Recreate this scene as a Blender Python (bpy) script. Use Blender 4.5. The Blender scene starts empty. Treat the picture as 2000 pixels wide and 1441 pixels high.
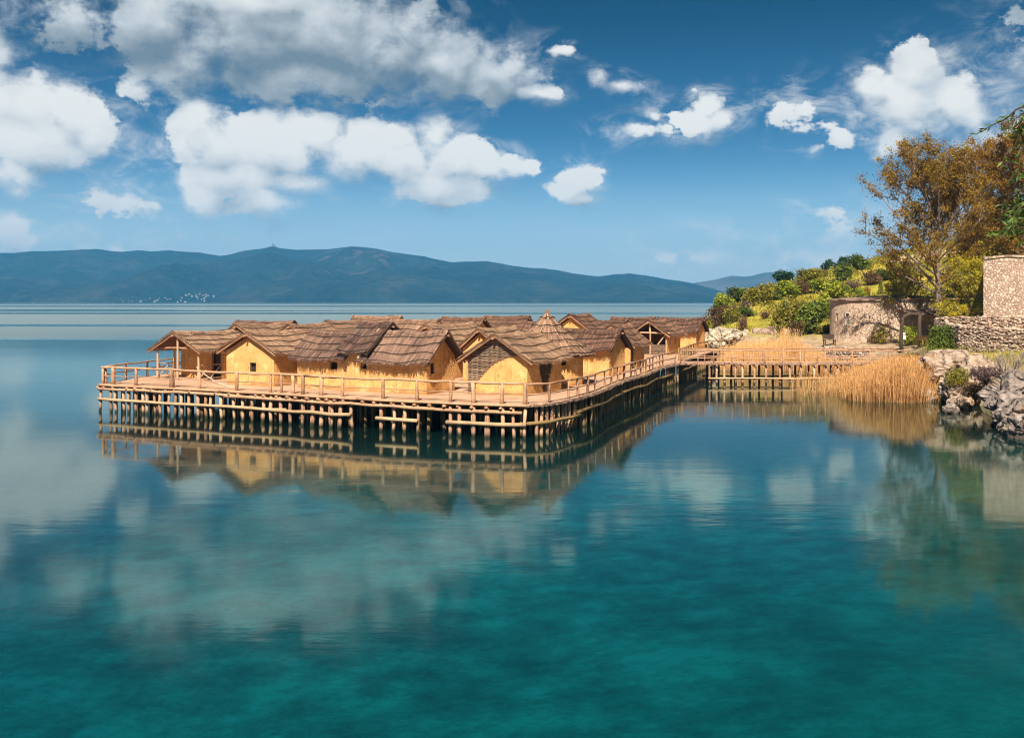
import bpy, bmesh, math, random
import numpy as np
from mathutils import Vector, Matrix, noise as mnoise
R = math.radians
random.seed(7)
RNG = np.random.default_rng(11)
SC = bpy.context.scene
COL = SC.collection

# ------------------------------------------------------------------ camera, light, exposure
F = 1900.0            # focal length in photo pixels
CH = 6.5              # camera height over the lake
HZ = 588.0            # photo row of the horizon
cam_data = bpy.data.cameras.new('camera')
cam_data.sensor_width = 36.0
cam_data.lens = 36.0 * F / 2000.0
cam_data.shift_y = -(720.5 - HZ) / 2000.0
cam_data.clip_start = 0.1
cam_data.clip_end = 30000
cam = bpy.data.objects.new('camera', cam_data)
COL.objects.link(cam)
cam.location = (0, 0, CH)
cam.rotation_euler = (R(90), 0, 0)
SC.camera = cam

SUN_EL, SUN_AZ = 46.0, 189.0       # azimuth clockwise from +Y
sd = bpy.data.lights.new('sun', 'SUN')
sd.energy = 5.0
sd.angle = R(0.5)
sd.color = (1.0, 0.9, 0.74)
sun = bpy.data.objects.new('sun', sd)
COL.objects.link(sun)
sv = Vector((math.sin(R(SUN_AZ)) * math.cos(R(SUN_EL)), math.cos(R(SUN_AZ)) * math.cos(R(SUN_EL)), math.sin(R(SUN_EL))))
sun.rotation_euler = sv.to_track_quat('Z', 'Y').to_euler()

SC.view_settings.view_transform = 'Standard'
SC.view_settings.look = 'None'
SC.view_settings.exposure = 0.92
SC.view_settings.gamma = 1.0
SC.render.engine = 'CYCLES'
cy = SC.cycles
cy.max_bounces = 6
cy.diffuse_bounces = 3
cy.glossy_bounces = 3
cy.transmission_bounces = 2
cy.transparent_max_bounces = 8
cy.volume_bounces = 0
cy.caustics_reflective = False
cy.caustics_refractive = False
cy.use_denoising = True
cy.filter_width = 1.1
cy.sample_clamp_indirect = 4.0


class NT:
    """small helper round a node tree"""
    def __init__(self, tree):
        self.t = tree; self.n = tree.nodes; self.l = tree.links
    def new(self, kind, **kw):
        nd = self.n.new(kind)
        for k, v in kw.items():
            setattr(nd, k, v)
        return nd
    def put(self, sock, v):
        if isinstance(v, bpy.types.NodeSocket):
            self.l.new(v, sock)
        elif v is not None:
            if hasattr(sock, 'default_value'):
                dv = sock.default_value
                if hasattr(dv, '__len__') and not hasattr(v, '__len__'):
                    v = [v] * len(dv)
                elif hasattr(dv, '__len__') and len(dv) == 4 and len(v) == 3:
                    v = tuple(v) + (1.0,)
                sock.default_value = v
    def m(self, op, a, b=None, c=None, clamp=False):
        nd = self.new('ShaderNodeMath', operation=op); nd.use_clamp = clamp
        for i, x in enumerate((a, b, c)):
            self.put(nd.inputs[i], x)
        return nd.outputs[0]
    def vm(self, op, a, b=None, out=0, scale=None):
        nd = self.new('ShaderNodeVectorMath', operation=op)
        self.put(nd.inputs[0], a)
        if b is not None: self.put(nd.inputs[1], b)
        if scale is not None: self.put(nd.inputs['Scale'], scale)
        return nd.outputs[out]
    def mix(self, fac, a, b, mode='MIX'):
        nd = self.new('ShaderNodeMix', data_type='RGBA', blend_type=mode)
        self.put(nd.inputs[0], fac); self.put(nd.inputs[6], a); self.put(nd.inputs[7], b)
        return nd.outputs[2]
    def mixf(self, fac, a, b):
        nd = self.new('ShaderNodeMix', data_type='FLOAT')
        self.put(nd.inputs[0], fac); self.put(nd.inputs[2], a); self.put(nd.inputs[3], b)
        return nd.outputs[0]
    def noise(self, vec, scale, detail=4, rough=.55, out='Fac', dist=0, ntype=None):
        nd = self.new('ShaderNodeTexNoise')
        if ntype: nd.noise_type = ntype
        self.put(nd.inputs['Vector'], vec); self.put(nd.inputs['Scale'], scale)
        self.put(nd.inputs['Detail'], detail); self.put(nd.inputs['Roughness'], rough)
        self.put(nd.inputs['Distortion'], dist)
        return nd.outputs[out]
    def vor(self, vec, scale, feature='F1', out='Distance', rnd=1.0):
        nd = self.new('ShaderNodeTexVoronoi', feature=feature)
        self.put(nd.inputs['Vector'], vec); self.put(nd.inputs['Scale'], scale)
        self.put(nd.inputs['Randomness'], rnd)
        return nd.outputs[out]
    def ramp(self, fac, stops, interp='LINEAR'):
        nd = self.new('ShaderNodeValToRGB')
        cr = nd.color_ramp; cr.interpolation = interp
        while len(cr.elements) < len(stops): cr.elements.new(0.5)
        for e, (p, c) in zip(cr.elements, stops):
            e.position = p
            if not hasattr(c, '__len__'): c = (c, c, c)
            e.color = tuple(c) + (1.0,) if len(c) == 3 else c
        self.put(nd.inputs[0], fac)
        return nd.outputs[0]
    def smooth(self, x, lo, hi, a=0.0, b=1.0):
        nd = self.new('ShaderNodeMapRange', interpolation_type='SMOOTHSTEP')
        for i, v in enumerate((x, lo, hi, a, b)): self.put(nd.inputs[i], v)
        return nd.outputs[0]
    def lin(self, x, lo, hi, a=0.0, b=1.0):
        nd = self.new('ShaderNodeMapRange')
        for i, v in enumerate((x, lo, hi, a, b)): self.put(nd.inputs[i], v)
        return nd.outputs[0]
    def scale(self, vec, s):
        return self.vm('MULTIPLY', vec, s)
    def bump(self, h, strength=.5, dist=.05, normal=None):
        nd = self.new('ShaderNodeBump')
        self.put(nd.inputs['Strength'], strength); self.put(nd.inputs['Distance'], dist)
        self.put(nd.inputs['Height'], h)
        if normal is not None: self.put(nd.inputs['Normal'], normal)
        return nd.outputs[0]


# ------------------------------------------------------------------ sky with cumulus clouds (all in world directions)
SKY_STRENGTH = 0.078
W = bpy.data.worlds.new('World'); SC.world = W; W.use_nodes = True
W.node_tree.nodes.clear()
w = NT(W.node_tree)
geo = w.new('ShaderNodeTexCoord').outputs['Generated']
sep = w.new('ShaderNodeSeparateXYZ'); w.l.new(geo, sep.inputs[0])
az = w.m('ARCTAN2', sep.outputs[0], sep.outputs[1])
el = w.m('ARCSINE', sep.outputs[2])
cmb = w.new('ShaderNodeCombineXYZ'); w.l.new(az, cmb.inputs[0]); w.l.new(el, cmb.inputs[1])
dirv = cmb.outputs[0]
sky = w.new('ShaderNodeTexSky', sky_type='NISHITA')
sky.sun_disc = False
sky.sun_elevation = R(SUN_EL); sky.sun_rotation = R(SUN_AZ)
sky.altitude = 700; sky.air_density = 1.0; sky.dust_density = 0.6; sky.ozone_density = 2.5

def azel(px, py):
    tx, ty = (px - 1000) / F, (HZ - py) / F
    return math.atan(tx), math.atan(ty / math.sqrt(1 + tx * tx))

# billows of each cloud: photo-measured bearing and height, radii (px), weight
BLOBS = [
 # tall grey bank
 (310,40,95,85,1),(360,110,110,85,1),(480,60,170,120,1.1),(640,70,190,130,1.1),(620,140,190,62,1),(760,90,150,100,1.05),
 (850,130,120,75,1),(960,150,95,52,1),(1050,182,50,18,.9),(270,165,50,30,.5),(500,0,230,60,1),(800,50,90,55,.8),
 # long white bank
 (392,235,44,48,1),(430,290,85,68,1.1),(540,290,105,66,1.1),(625,265,75,50,1),(690,300,95,62,1.1),(765,275,55,45,.8),(780,320,90,48,1),
 (845,265,46,48,1),(880,310,80,60,1.1),(945,325,70,48,1),(1000,325,60,30,1),(1035,330,26,20,.8),(850,368,115,40,1.05),(440,350,100,40,1),
 (385,385,45,38,.8),(520,395,85,25,.9),(590,360,80,30,.7),
 # bank at the far left
 (40,200,80,70,1),(120,225,90,62,1),(60,270,110,60,1.1),(165,265,60,48,.95),(20,340,65,38,.75),(15,110,40,55,.7),(110,290,110,38,.8),
 (20,430,55,28,.7),(150,40,70,42,.45),(60,30,80,40,.4),
 # small puffs
 (1132,352,44,32,.95),(1110,375,42,20,.8),(1140,395,30,14,.6),(1172,150,34,22,.75),(1210,165,42,18,.75),(1385,200,34,34,.9),(1375,232,85,30,.95),
 (1420,225,45,24,.8),(1270,225,40,26,.44),(1230,255,60,18,.38),(1300,248,40,22,.4),(1095,90,36,16,.4),(1560,215,44,20,.2),(1598,245,36,22,.22),(1628,268,28,24,.34),
 (1580,298,14,12,.4),
 # bank over the trees
 (1795,150,58,52,1),(1720,180,66,36,1),(1780,205,105,62,1.1),(1850,200,90,60,.95),(1900,230,90,60,.75),(1800,260,90,45,.8),(1760,280,50,40,.6),
 (1960,250,110,75,.6),(1990,120,60,110,.42),(1550,492,150,34,.40),(1400,508,120,24,.36),(1650,462,80,34,.36),(200,330,120,40,.24),(300,390,110,35,.24),(60,470,130,26,.36),
]
cf = bpy.data.node_groups.new('cloud_field', 'ShaderNodeTree')
cf.interface.new_socket('Vector', in_out='INPUT', socket_type='NodeSocketVector')
cf.interface.new_socket('Density', in_out='OUTPUT', socket_type='NodeSocketFloat')
g = NT(cf)
gi = g.new('NodeGroupInput'); go = g.new('NodeGroupOutput')
v0 = gi.outputs[0]
# domain warp so that no billow stays an ellipse
wn = g.noise(v0, 9.0, 3, .55, 'Color')
v1 = g.vm('ADD', v0, g.vm('MULTIPLY', g.vm('SUBTRACT', wn, (.5, .5, .5)), (.055, .04, 0)))
acc = None
for bx_, by_, rx_, ry_, wt_ in BLOBS:
    a_, e_ = azel(bx_, by_)
    q = g.vm('MULTIPLY', g.vm('SUBTRACT', v1, (a_, e_, 0)), (F / rx_ * .86, F / ry_ * .86, 0))
    d = g.m('MULTIPLY_ADD', g.vm('LENGTH', q, out=1), -wt_, wt_)
    acc = d if acc is None else g.m('SMOOTH_MAX', acc, d, .12)
# elsewhere in the sky: loose generic cloud so that other bearings are not bare
gen = g.m('MULTIPLY_ADD', g.noise(v0, 2.2, 2, .5), 1.5, -.83)
outside = g.smooth(g.m('ABSOLUTE', g.new('ShaderNodeSeparateXYZ').outputs[0]), .6, .75)
sx = [n for n in cf.nodes if n.bl_idname == 'ShaderNodeSeparateXYZ'][-1]
g.l.new(v0, sx.inputs[0])
high = g.smooth(sx.outputs[1], .34, .5)
gen = g.m('MULTIPLY_ADD', g.m('MAXIMUM', outside, high), 1.0, g.m('SUBTRACT', gen, 1.0))
acc = g.m('MAXIMUM', acc, gen)
f1 = g.noise(g.scale(v0, (1, 1.35, 1)), 27, 9, .63)
f2 = g.noise(g.scale(v0, (1, 1.2, 1)), 11, 3, .5)
dens = g.m('ADD', g.m('MULTIPLY_ADD', g.m('SUBTRACT', f1, .5), 1.65, acc), g.m('MULTIPLY', g.m('SUBTRACT', f2, .5), .40))
g.l.new(dens, go.inputs[0])
cf.interface.new_socket('Coarse', in_out='OUTPUT', socket_type='NodeSocketFloat')
f3 = g.noise(g.scale(v0, (1, 1.3, 1)), 19, 3, .5)
g.l.new(g.m('ADD', g.m('MULTIPLY_ADD', g.m('SUBTRACT', f3, .5), .62, acc), g.m('MULTIPLY', g.m('SUBTRACT', f2, .5), .45)), go.inputs[1])
def cloud(vec):
    nd = w.new('ShaderNodeGroup'); nd.node_tree = cf; w.l.new(vec, nd.inputs[0]); return nd.outputs[0]
def coarse(vec):
    nd = w.new('ShaderNodeGroup'); nd.node_tree = cf; w.l.new(vec, nd.inputs[0]); return nd.outputs[1]
D0 = cloud(dirv)
D1 = cloud(w.vm('ADD', dirv, (-.004, .014, 0)))
Ds0 = coarse(dirv); Ds1 = coarse(w.vm('ADD', dirv, (-.008, .028, 0)))
soft = w.smooth(w.noise(dirv, 14, 2, .5), .36, .64, .14, .95)
cover = w.smooth(D0, .02, soft)
C0 = coarse(dirv)
wisp = w.noise(w.scale(dirv, (1, 1.7, 1)), 17, 7, .66, dist=.6)
wisp = w.m('MULTIPLY', w.smooth(wisp, .44, .76), w.m('MULTIPLY', w.smooth(C0, -.6, .12), .78))
cover = w.m('MAXIMUM', cover, wisp)
# lit tops, grey undersides: density falling towards the light is a lit face
lit = w.m('ADD', w.m('MULTIPLY', w.m('SUBTRACT', Ds0, Ds1), .60), w.m('MULTIPLY_ADD', w.m('SUBTRACT', D0, D1), .34, w.lin(el, .0, .36, .96, .56)), clamp=False)
lit = w.m('SUBTRACT', lit, w.m('MULTIPLY', w.smooth(el, .172, .235), .50))
ccol = w.ramp(lit, [(0.0, (1.35, 1.75, 2.1)), (.25, (2.5, 2.85, 3.1)), (.5, (4.2, 4.5, 4.7)), (.78, (5.9, 5.9, 5.75)), (1, (6.6, 6.5, 6.2))])
tint = w.ramp(w.lin(el, -.02, .36), [(0, (1.0, .98, .95)), (.10, (.86, .92, .95)), (.25, (.43, .59, .68)), (.5, (.105, .275, .375)), (.80, (.010, .125, .195)), (1, (.007, .105, .165))])
skyc = w.mix(1.0, sky.outputs[0], tint, 'MULTIPLY')
# thin pale veil low over the lake and towards the right
veil = w.m('MULTIPLY', w.noise(w.scale(dirv, (1, 3.2, 1)), 5, 5, .55), w.smooth(el, .17, .02))
veil = w.m('MULTIPLY', w.smooth(veil, .3, .75), .75)
skyc = w.mix(veil, skyc, (5.0, 5.7, 6.1))
skyc = w.mix(w.smooth(el, .14, .0, 0, .93), skyc, (4.1, 4.95, 5.4))
fin = w.mix(cover, skyc, ccol)
bg = w.new('ShaderNodeBackground'); w.l.new(fin, bg.inputs[0]); bg.inputs[1].default_value = SKY_STRENGTH
wo = w.new('ShaderNodeOutputWorld'); w.l.new(bg.outputs[0], wo.inputs[0])
W.cycles.sampling_method = 'MANUAL'
W.cycles.sample_map_resolution = 512

# ------------------------------------------------------------------ object helpers
def P(px, py, z=1.62):
    """point on the level z seen at a photo pixel (used to take measurements off the photo)"""
    d = (CH - z) * F / (py - HZ)
    return Vector(((px - 1000) * d / F, d, z))

def at(px, py, d):
    """point at depth d seen at a photo pixel"""
    return Vector(((px - 1000) * d / F, d, CH - (py - HZ) * d / F))

class MB:
    """collects geometry for ONE mesh object; rnd is a per-vertex tone"""
    def __init__(s):
        s.v = []; s.f = []; s.r = []; s.uv = []
    def add(s, verts, faces, rnd=.5, uv=None):
        o = len(s.v)
        s.v += [tuple(p) for p in verts]
        s.f += [tuple(i + o for i in f) for f in faces]
        s.r += list(rnd) if hasattr(rnd, '__len__') else [rnd] * len(verts)
        s.uv += uv if uv else [(0, 0, 0)] * len(verts)
    def quad(s, a, b, c, d, rnd=.5):
        s.add((a, b, c, d), ((0, 1, 2, 3),), rnd)
    def box(s, lo, hi, rnd=.5, mat=None):
        (x0, y0, z0), (x1, y1, z1) = lo, hi
        v = [Vector(p) for p in ((x0,y0,z0),(x1,y0,z0),(x1,y1,z0),(x0,y1,z0),(x0,y0,z1),(x1,y0,z1),(x1,y1,z1),(x0,y1,z1))]
        if mat is not None: v = [mat @ p for p in v]
        s.add(v, ((0,3,2,1),(4,5,6,7),(0,1,5,4),(1,2,6,5),(2,3,7,6),(3,0,4,7)), rnd)
    def tube(s, pts, rad, n=7, rnd=.5, wob=0.0, cap=True):
        pts = [Vector(p) for p in pts]
        if not hasattr(rad, '__len__'): rad = [rad] * len(pts)
        verts = []; up = Vector((0.02, 0.03, 1))
        rs = []
        for i, p in enumerate(pts):
            t = (pts[min(i + 1, len(pts) - 1)] - pts[max(i - 1, 0)])
            t = t.normalized() if t.length > 1e-9 else Vector((0, 0, 1))
            ref = up if abs(t.z) < .9 else Vector((1, .1, 0))
            a = t.cross(ref).normalized(); b = t.cross(a)
            for k in range(n):
                th = 2 * math.pi * k / n
                rr = rad[i] * (1 + random.uniform(-wob, wob))
                verts.append(p + (a * math.cos(th) + b * math.sin(th)) * rr)
        faces = []
        for i in range(len(pts) - 1):
            for k in range(n):
                k2 = (k + 1) % n
                faces.append((i * n + k, i * n + k2, (i + 1) * n + k2, (i + 1) * n + k))
        if cap:
            faces.append(tuple(range(n - 1, -1, -1)))
            faces.append(tuple((len(pts) - 1) * n + k for k in range(n)))
        s.add(verts, faces, rnd)
    def build(s, name, mat, parent=None, smooth=False, loc=None):
        me = bpy.data.meshes.new(name)
        me.from_pydata(s.v, [], s.f)
        at_ = me.attributes.new('rnd', 'FLOAT', 'POINT'); at_.data.foreach_set('value', np.array(s.r, 'f'))
        if any(u != (0, 0, 0) for u in s.uv[:400]):
            au = me.attributes.new('stv', 'FLOAT_VECTOR', 'POINT'); au.data.foreach_set('vector', np.array(s.uv, 'f').ravel())
        if smooth: me.shade_smooth()
        if mat is not None: me.materials.append(mat)
        me.update()
        o = bpy.data.objects.new(name, me); COL.objects.link(o)
        if parent is not None: o.parent = parent
        if loc is not None: o.location = loc
        return o

def tag(o, label=None, cat=None, group=None, kind=None):
    if label: o['label'] = label
    if cat: o['category'] = cat
    if group: o['group'] = group
    if kind: o['kind'] = kind
    return o

def thing(name, label, cat, loc=(0, 0, 0), rz=0.0, group=None):
    o = bpy.data.objects.new(name, None); COL.objects.link(o)
    o.location = loc; o.rotation_euler = (0, 0, rz); o.empty_display_size = .3
    return tag(o, label, cat, group)

def copy_tree(o, parent=None):
    c = o.copy(); COL.objects.link(c)
    if parent is not None: c.parent = parent
    for ch in o.children: copy_tree(ch, c)
    return c

def cards(name, V, mat, rnd, parent=None, loc=None):
    """V: (N,4,3) array of quads -> one mesh"""
    n = len(V)
    me = bpy.data.meshes.new(name)
    me.vertices.add(n * 4); me.vertices.foreach_set('co', np.ascontiguousarray(V, 'f').ravel())
    me.loops.add(n * 4); me.loops.foreach_set('vertex_index', np.arange(n * 4, dtype='i'))
    me.polygons.add(n); me.polygons.foreach_set('loop_start', np.arange(0, n * 4, 4, dtype='i'))
    a = me.attributes.new('rnd', 'FLOAT', 'POINT'); a.data.foreach_set('value', np.repeat(np.asarray(rnd, 'f'), 4))
    me.materials.append(mat); me.update(); me.validate()
    o = bpy.data.objects.new(name, me); COL.objects.link(o)
    if parent is not None: o.parent = parent
    if loc is not None: o.location = loc
    return o

def leaf_quads(C, size, aspect=.6, updir=None):
    """leaf-sized rhombic quads with random facing at centres C (N,3)"""
    n = len(C)
    a = RNG.normal(size=(n, 3)); a /= np.linalg.norm(a, axis=1, keepdims=True)
    b = RNG.normal(size=(n, 3)); b -= (a * b).sum(1, keepdims=True) * a; b /= np.linalg.norm(b, axis=1, keepdims=True)
    s = (size * RNG.uniform(.6, 1.3, n))[:, None]
    a = a * s; b = b * s * aspect
    return np.stack([C - a, C - b, C + a, C + b], 1)

def fbm(x, y, z, o=4):
    return mnoise.fractal(Vector((x, y, z)), 1.0, 2.0, o)

# ------------------------------------------------------------------ materials
def mat(name):
    m = bpy.data.materials.new(name); m.use_nodes = True
    t = NT(m.node_tree); m.node_tree.nodes.clear()
    out = t.new('ShaderNodeOutputMaterial')
    b = t.new('ShaderNodeBsdfPrincipled'); t.l.new(b.outputs[0], out.inputs[0])
    return m, t, b, out
def attr(t, nm='rnd', out='Fac'):
    return t.new('ShaderNodeAttribute', attribute_name=nm).outputs[out]
def pos(t): return t.new('ShaderNodeNewGeometry').outputs['Position']
def objc(t): return t.new('ShaderNodeTexCoord').outputs['Object']

def m_wood(name, lo, mid, hi, wet=False, stretch=(9, 9, 1.6)):
    m, t, b, o = mat(name)
    p = pos(t)
    n1 = t.noise(t.scale(p, stretch), 3.0, 6, .65)
    n2 = t.noise(p, 1.3, 3, .6)
    f = t.m('ADD', t.m('MULTIPLY', n1, .75), t.m('ADD', t.m('MULTIPLY', n2, .45), t.m('MULTIPLY_ADD', attr(t), .6, -.4)))
    c = t.ramp(f, [(.2, lo), (.5, mid), (.8, hi)])
    if wet:
        sz = t.new('ShaderNodeSeparateXYZ'); t.l.new(p, sz.inputs[0])
        zz = t.m('ADD', sz.outputs[2], t.m('MULTIPLY', t.m('SUBTRACT', n2, .5), .25))
        c = t.mix(t.smooth(zz, .34, .06), c, (.032, .030, .013))
        t.put(b.inputs['Roughness'], t.smooth(zz, .1, .3, .35, .85))
    else:
        b.inputs['Roughness'].default_value = .85
    t.put(b.inputs['Base Color'], c)
    t.put(b.inputs['Normal'], t.bump(n1, .6, .02))
    return m

M = {}
M['log'] = m_wood('weathered_log', (.10, .05, .03), (.39, .21, .12), (.64, .40, .235))
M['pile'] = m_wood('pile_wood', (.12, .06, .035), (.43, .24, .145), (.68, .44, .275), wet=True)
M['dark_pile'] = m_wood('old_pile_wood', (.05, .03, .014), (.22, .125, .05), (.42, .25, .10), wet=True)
M['old_log'] = m_wood('lichen_log', (.07, .04, .015), (.22, .135, .05), (.42, .28, .10))
M['dark_wood'] = m_wood('dark_wood', (.02, .012, .008), (.06, .036, .022), (.13, .08, .05))
M['brush'] = m_wood('brushwood', (.06, .035, .025), (.21, .13, .095), (.42, .28, .2))
M['batten'] = m_wood('thatch_batten', (.015, .01, .008), (.045, .028, .02), (.10, .062, .045))
M['pale_log'] = m_wood('pale_pole', (.22, .13, .07), (.46, .29, .16), (.66, .46, .28))

# clay daub walls
m, t, b, o = mat('clay_daub')
p = objc(t)
n1 = t.noise(p, 1.1, 5, .6); n2 = t.noise(t.scale(p, (5, 5, 16)), 1.7, 5, .65); n3 = t.noise(t.scale(p, (5, 5, 13)), 1.8, 2, .5)
c = t.ramp(t.m('ADD', t.m('MULTIPLY', n1, .6), t.m('MULTIPLY', n2, .45)), [(.28, (.48, .24, .072)), (.5, (.69, .375, .135)), (.72, (.80, .495, .205))])
pit = t.smooth(n3, .575, .635)
patchy = t.smooth(t.noise(p, .9, 3, .6), .40, .62)
pit = t.m('MULTIPLY', pit, t.m('MULTIPLY_ADD', patchy, .75, .15))
c = t.mix(pit, c, (.14, .065, .022))
sz = t.new('ShaderNodeSeparateXYZ'); t.l.new(p, sz.inputs[0])
base = t.smooth(t.m('ADD', sz.outputs[2], t.m('MULTIPLY', n1, .5)), .62, .22)
c = t.mix(t.m('MULTIPLY', base, .75), c, (.34, .165, .065))
streak = t.noise(t.scale(p, (3.2, 3.2, .30)), 1.6, 4, .6)
c = t.mix(t.m('MULTIPLY', t.smooth(streak, .52, .68), .5), c, (.40, .195, .075))
pale = t.smooth(t.noise(t.vm('ADD', p, (7, 3, 1)), .8, 4, .65), .54, .66)
c = t.mix(t.m('MULTIPLY', pale, .45), c, (.84, .60, .30))
crack = t.vor(t.vm('ADD', p, t.scale(t.noise(p, 3, 3, .6, 'Color'), (.35, .35, .35))), 1.1, 'DISTANCE_TO_EDGE')
c = t.mix(t.m('MULTIPLY', t.smooth(crack, .02, .004), .28), c, (.22, .10, .035))
t.put(b.inputs['Base Color'], c); b.inputs['Roughness'].default_value = .95
b.inputs['Specular IOR Level'].default_value = .15
t.put(b.inputs['Normal'], t.bump(t.m('SUBTRACT', t.m('MULTIPLY', n2, .8), pit), .7, .03))
M['clay'] = m

# thatch of reed bundles
def m_thatch(name, lo, mid, hi, moss=False):
    m, t, b, o = mat(name)
    st = attr(t, 'stv', 'Vector')
    n1 = t.noise(t.scale(st, (34, 2.2, 1)), 1.0, 4, .6)
    n2 = t.noise(t.scale(st, (1.0, 1.0, 1)), 1.1, 4, .6)
    f = t.m('ADD', t.m('MULTIPLY', attr(t), .62), t.m('ADD', t.m('MULTIPLY', n1, .38), t.m('MULTIPLY_ADD', n2, .5, -.28)))
    oi = t.new('ShaderNodeObjectInfo').outputs['Random']
    f = t.m('ADD', f, t.m('MULTIPLY_ADD', oi, .16, -.08))
    c = t.ramp(f, [(.12, lo), (.45, mid), (.85, hi)])
    gw = t.noise(t.scale(st, (.5, .9, 1)), .9, 4, .65)
    c = t.mix(t.m('MULTIPLY', t.smooth(gw, .46, .66), .5), c, t.mix(f, (.05, .041, .036), (.29, .235, .19)))
    if moss:
        k = t.smooth(t.vm('LENGTH', t.vm('SUBTRACT', st, (2.6, .55, 0)), out=1), .75, .35)
        k = t.m('MULTIPLY', k, t.smooth(t.noise(t.scale(st, (6, 6, 6)), 1, 3, .6), .42, .55))
        c = t.mix(k, c, (.36, .30, .02))
    t.put(b.inputs['Base Color'], c); b.inputs['Roughness'].default_value = .9
    b.inputs['Specular IOR Level'].default_value = .2
    t.put(b.inputs['Normal'], t.bump(n1, .7, .03))
    return m
M['thatch'] = m_thatch('reed_thatch', (.06, .031, .022), (.265, .15, .097), (.56, .355, .22))
M['thatch_dark'] = m_thatch('dark_thatch', (.028, .015, .014), (.118, .066, .052), (.35, .21, .145))  # same thatch in darker tones
M['thatch_moss'] = m_thatch('mossy_thatch', (.06, .031, .022), (.265, .15, .097), (.54, .345, .21), True)
M['thatch_red'] = m_thatch('russet_thatch', (.038, .018, .015), (.165, .083, .055), (.40, .225, .135))

m, t, b, o = mat('wattle_rods')
p = objc(t)
n1 = t.noise(t.scale(p, (6, 6, 40)), 1.5, 4, .6)
c = t.ramp(t.m('ADD', t.m('MULTIPLY', n1, .5), t.m('MULTIPLY', attr(t), .55)), [(.2, (.045, .028, .02)), (.5, (.19, .125, .085)), (.8, (.42, .30, .21))])
t.put(b.inputs['Base Color'], c); b.inputs['Roughness'].default_value = .9
M['wattle'] = m
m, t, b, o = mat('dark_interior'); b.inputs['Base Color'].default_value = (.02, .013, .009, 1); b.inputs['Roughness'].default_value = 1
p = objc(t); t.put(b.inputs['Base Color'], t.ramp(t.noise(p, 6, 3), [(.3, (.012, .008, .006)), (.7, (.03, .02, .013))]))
M['dark'] = m  # indoor darkness put into a near-black colour
m, t, b, o = mat('rope_fibre'); p = pos(t)
t.put(b.inputs['Base Color'], t.ramp(t.noise(p, 40, 3), [(.3, (.5, .42, .33)), (.7, (.75, .66, .55))])); b.inputs['Roughness'].default_value = .9
M['rope'] = m

# platform floor: trodden clay over poles
m, t, b, o = mat('trodden_deck')
p = pos(t)
rot = t.new('ShaderNodeMapping'); rot.inputs['Rotation'].default_value = (0, 0, R(26)); t.l.new(p, rot.inputs[0])
n1 = t.noise(t.scale(rot.outputs[0], (.8, 9, 1)), 1.0, 6, .62); n2 = t.noise(p, .5, 5, .6); n3 = t.noise(p, 7, 4, .65)
f = t.m('ADD', t.m('MULTIPLY', n1, .45), t.m('ADD', t.m('MULTIPLY', n2, .4), t.m('MULTIPLY', n3, .25)))
c = t.ramp(f, [(.41, (.26, .14, .08)), (.54, (.48, .285, .18)), (.67, (.64, .42, .28))])
t.put(b.inputs['Base Color'], c); b.inputs['Roughness'].default_value = .95
t.put(b.inputs['Normal'], t.bump(f, .7, .06))
M['deck'] = m

# stone
def m_stone(name, scale, cols, mortar, squash=(1, 1, 1.25), bumpd=.06):
    m, t, b, o = mat(name)
    p = objc(t)
    q = t.vm('ADD', t.scale(p, squash), t.vm('MULTIPLY', t.noise(p, 2.5, 3, .5, 'Color'), (.18, .18, .18)))
    edge = t.vor(q, scale, 'DISTANCE_TO_EDGE')
    cell = t.vor(q, scale, 'F1', 'Color')
    cs = t.new('ShaderNodeSeparateColor'); t.l.new(cell, cs.inputs[0])
    n1 = t.noise(p, 9, 5, .65)
    f = t.m('ADD', t.m('MULTIPLY', cs.outputs[0], .75), t.m('MULTIPLY', n1, .3))
    c = t.ramp(f, cols)
    c = t.mix(t.smooth(edge, .075, .02), c, mortar)
    t.put(b.inputs['Base Color'], c); b.inputs['Roughness'].default_value = .92
    h = t.m('ADD', t.smooth(edge, .0, .16), t.m('MULTIPLY', n1, .4))
    t.put(b.inputs['Normal'], t.bump(h, 1.0, bumpd))
    return m
M['stone'] = m_stone('fieldstone_masonry', 5.6, [(.15, (.46, .30, .205)), (.5, (.64, .45, .325)), (.85, (.78, .60, .46))], (.54, .375, .27))
M['stone_tall'] = m_stone('upper_fieldstone_masonry', 5.2, [(.15, (.38, .25, .20)), (.5, (.52, .37, .29)), (.85, (.66, .50, .41))], (.38, .26, .20), (1, 1, .8))
m, t, b, o = mat('dry_stone'); p = pos(t)
n1 = t.noise(p, 8, 5, .65)
c = t.ramp(t.m('ADD', t.m('MULTIPLY', attr(t), .7), t.m('MULTIPLY', n1, .35)), [(.15, (.17, .11, .08)), (.5, (.37, .26, .195)), (.85, (.56, .43, .335))])
t.put(b.inputs['Base Color'], c); b.inputs['Roughness'].default_value = .95; t.put(b.inputs['Normal'], t.bump(n1, .8, .04))
M['dry_stone'] = m
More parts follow.
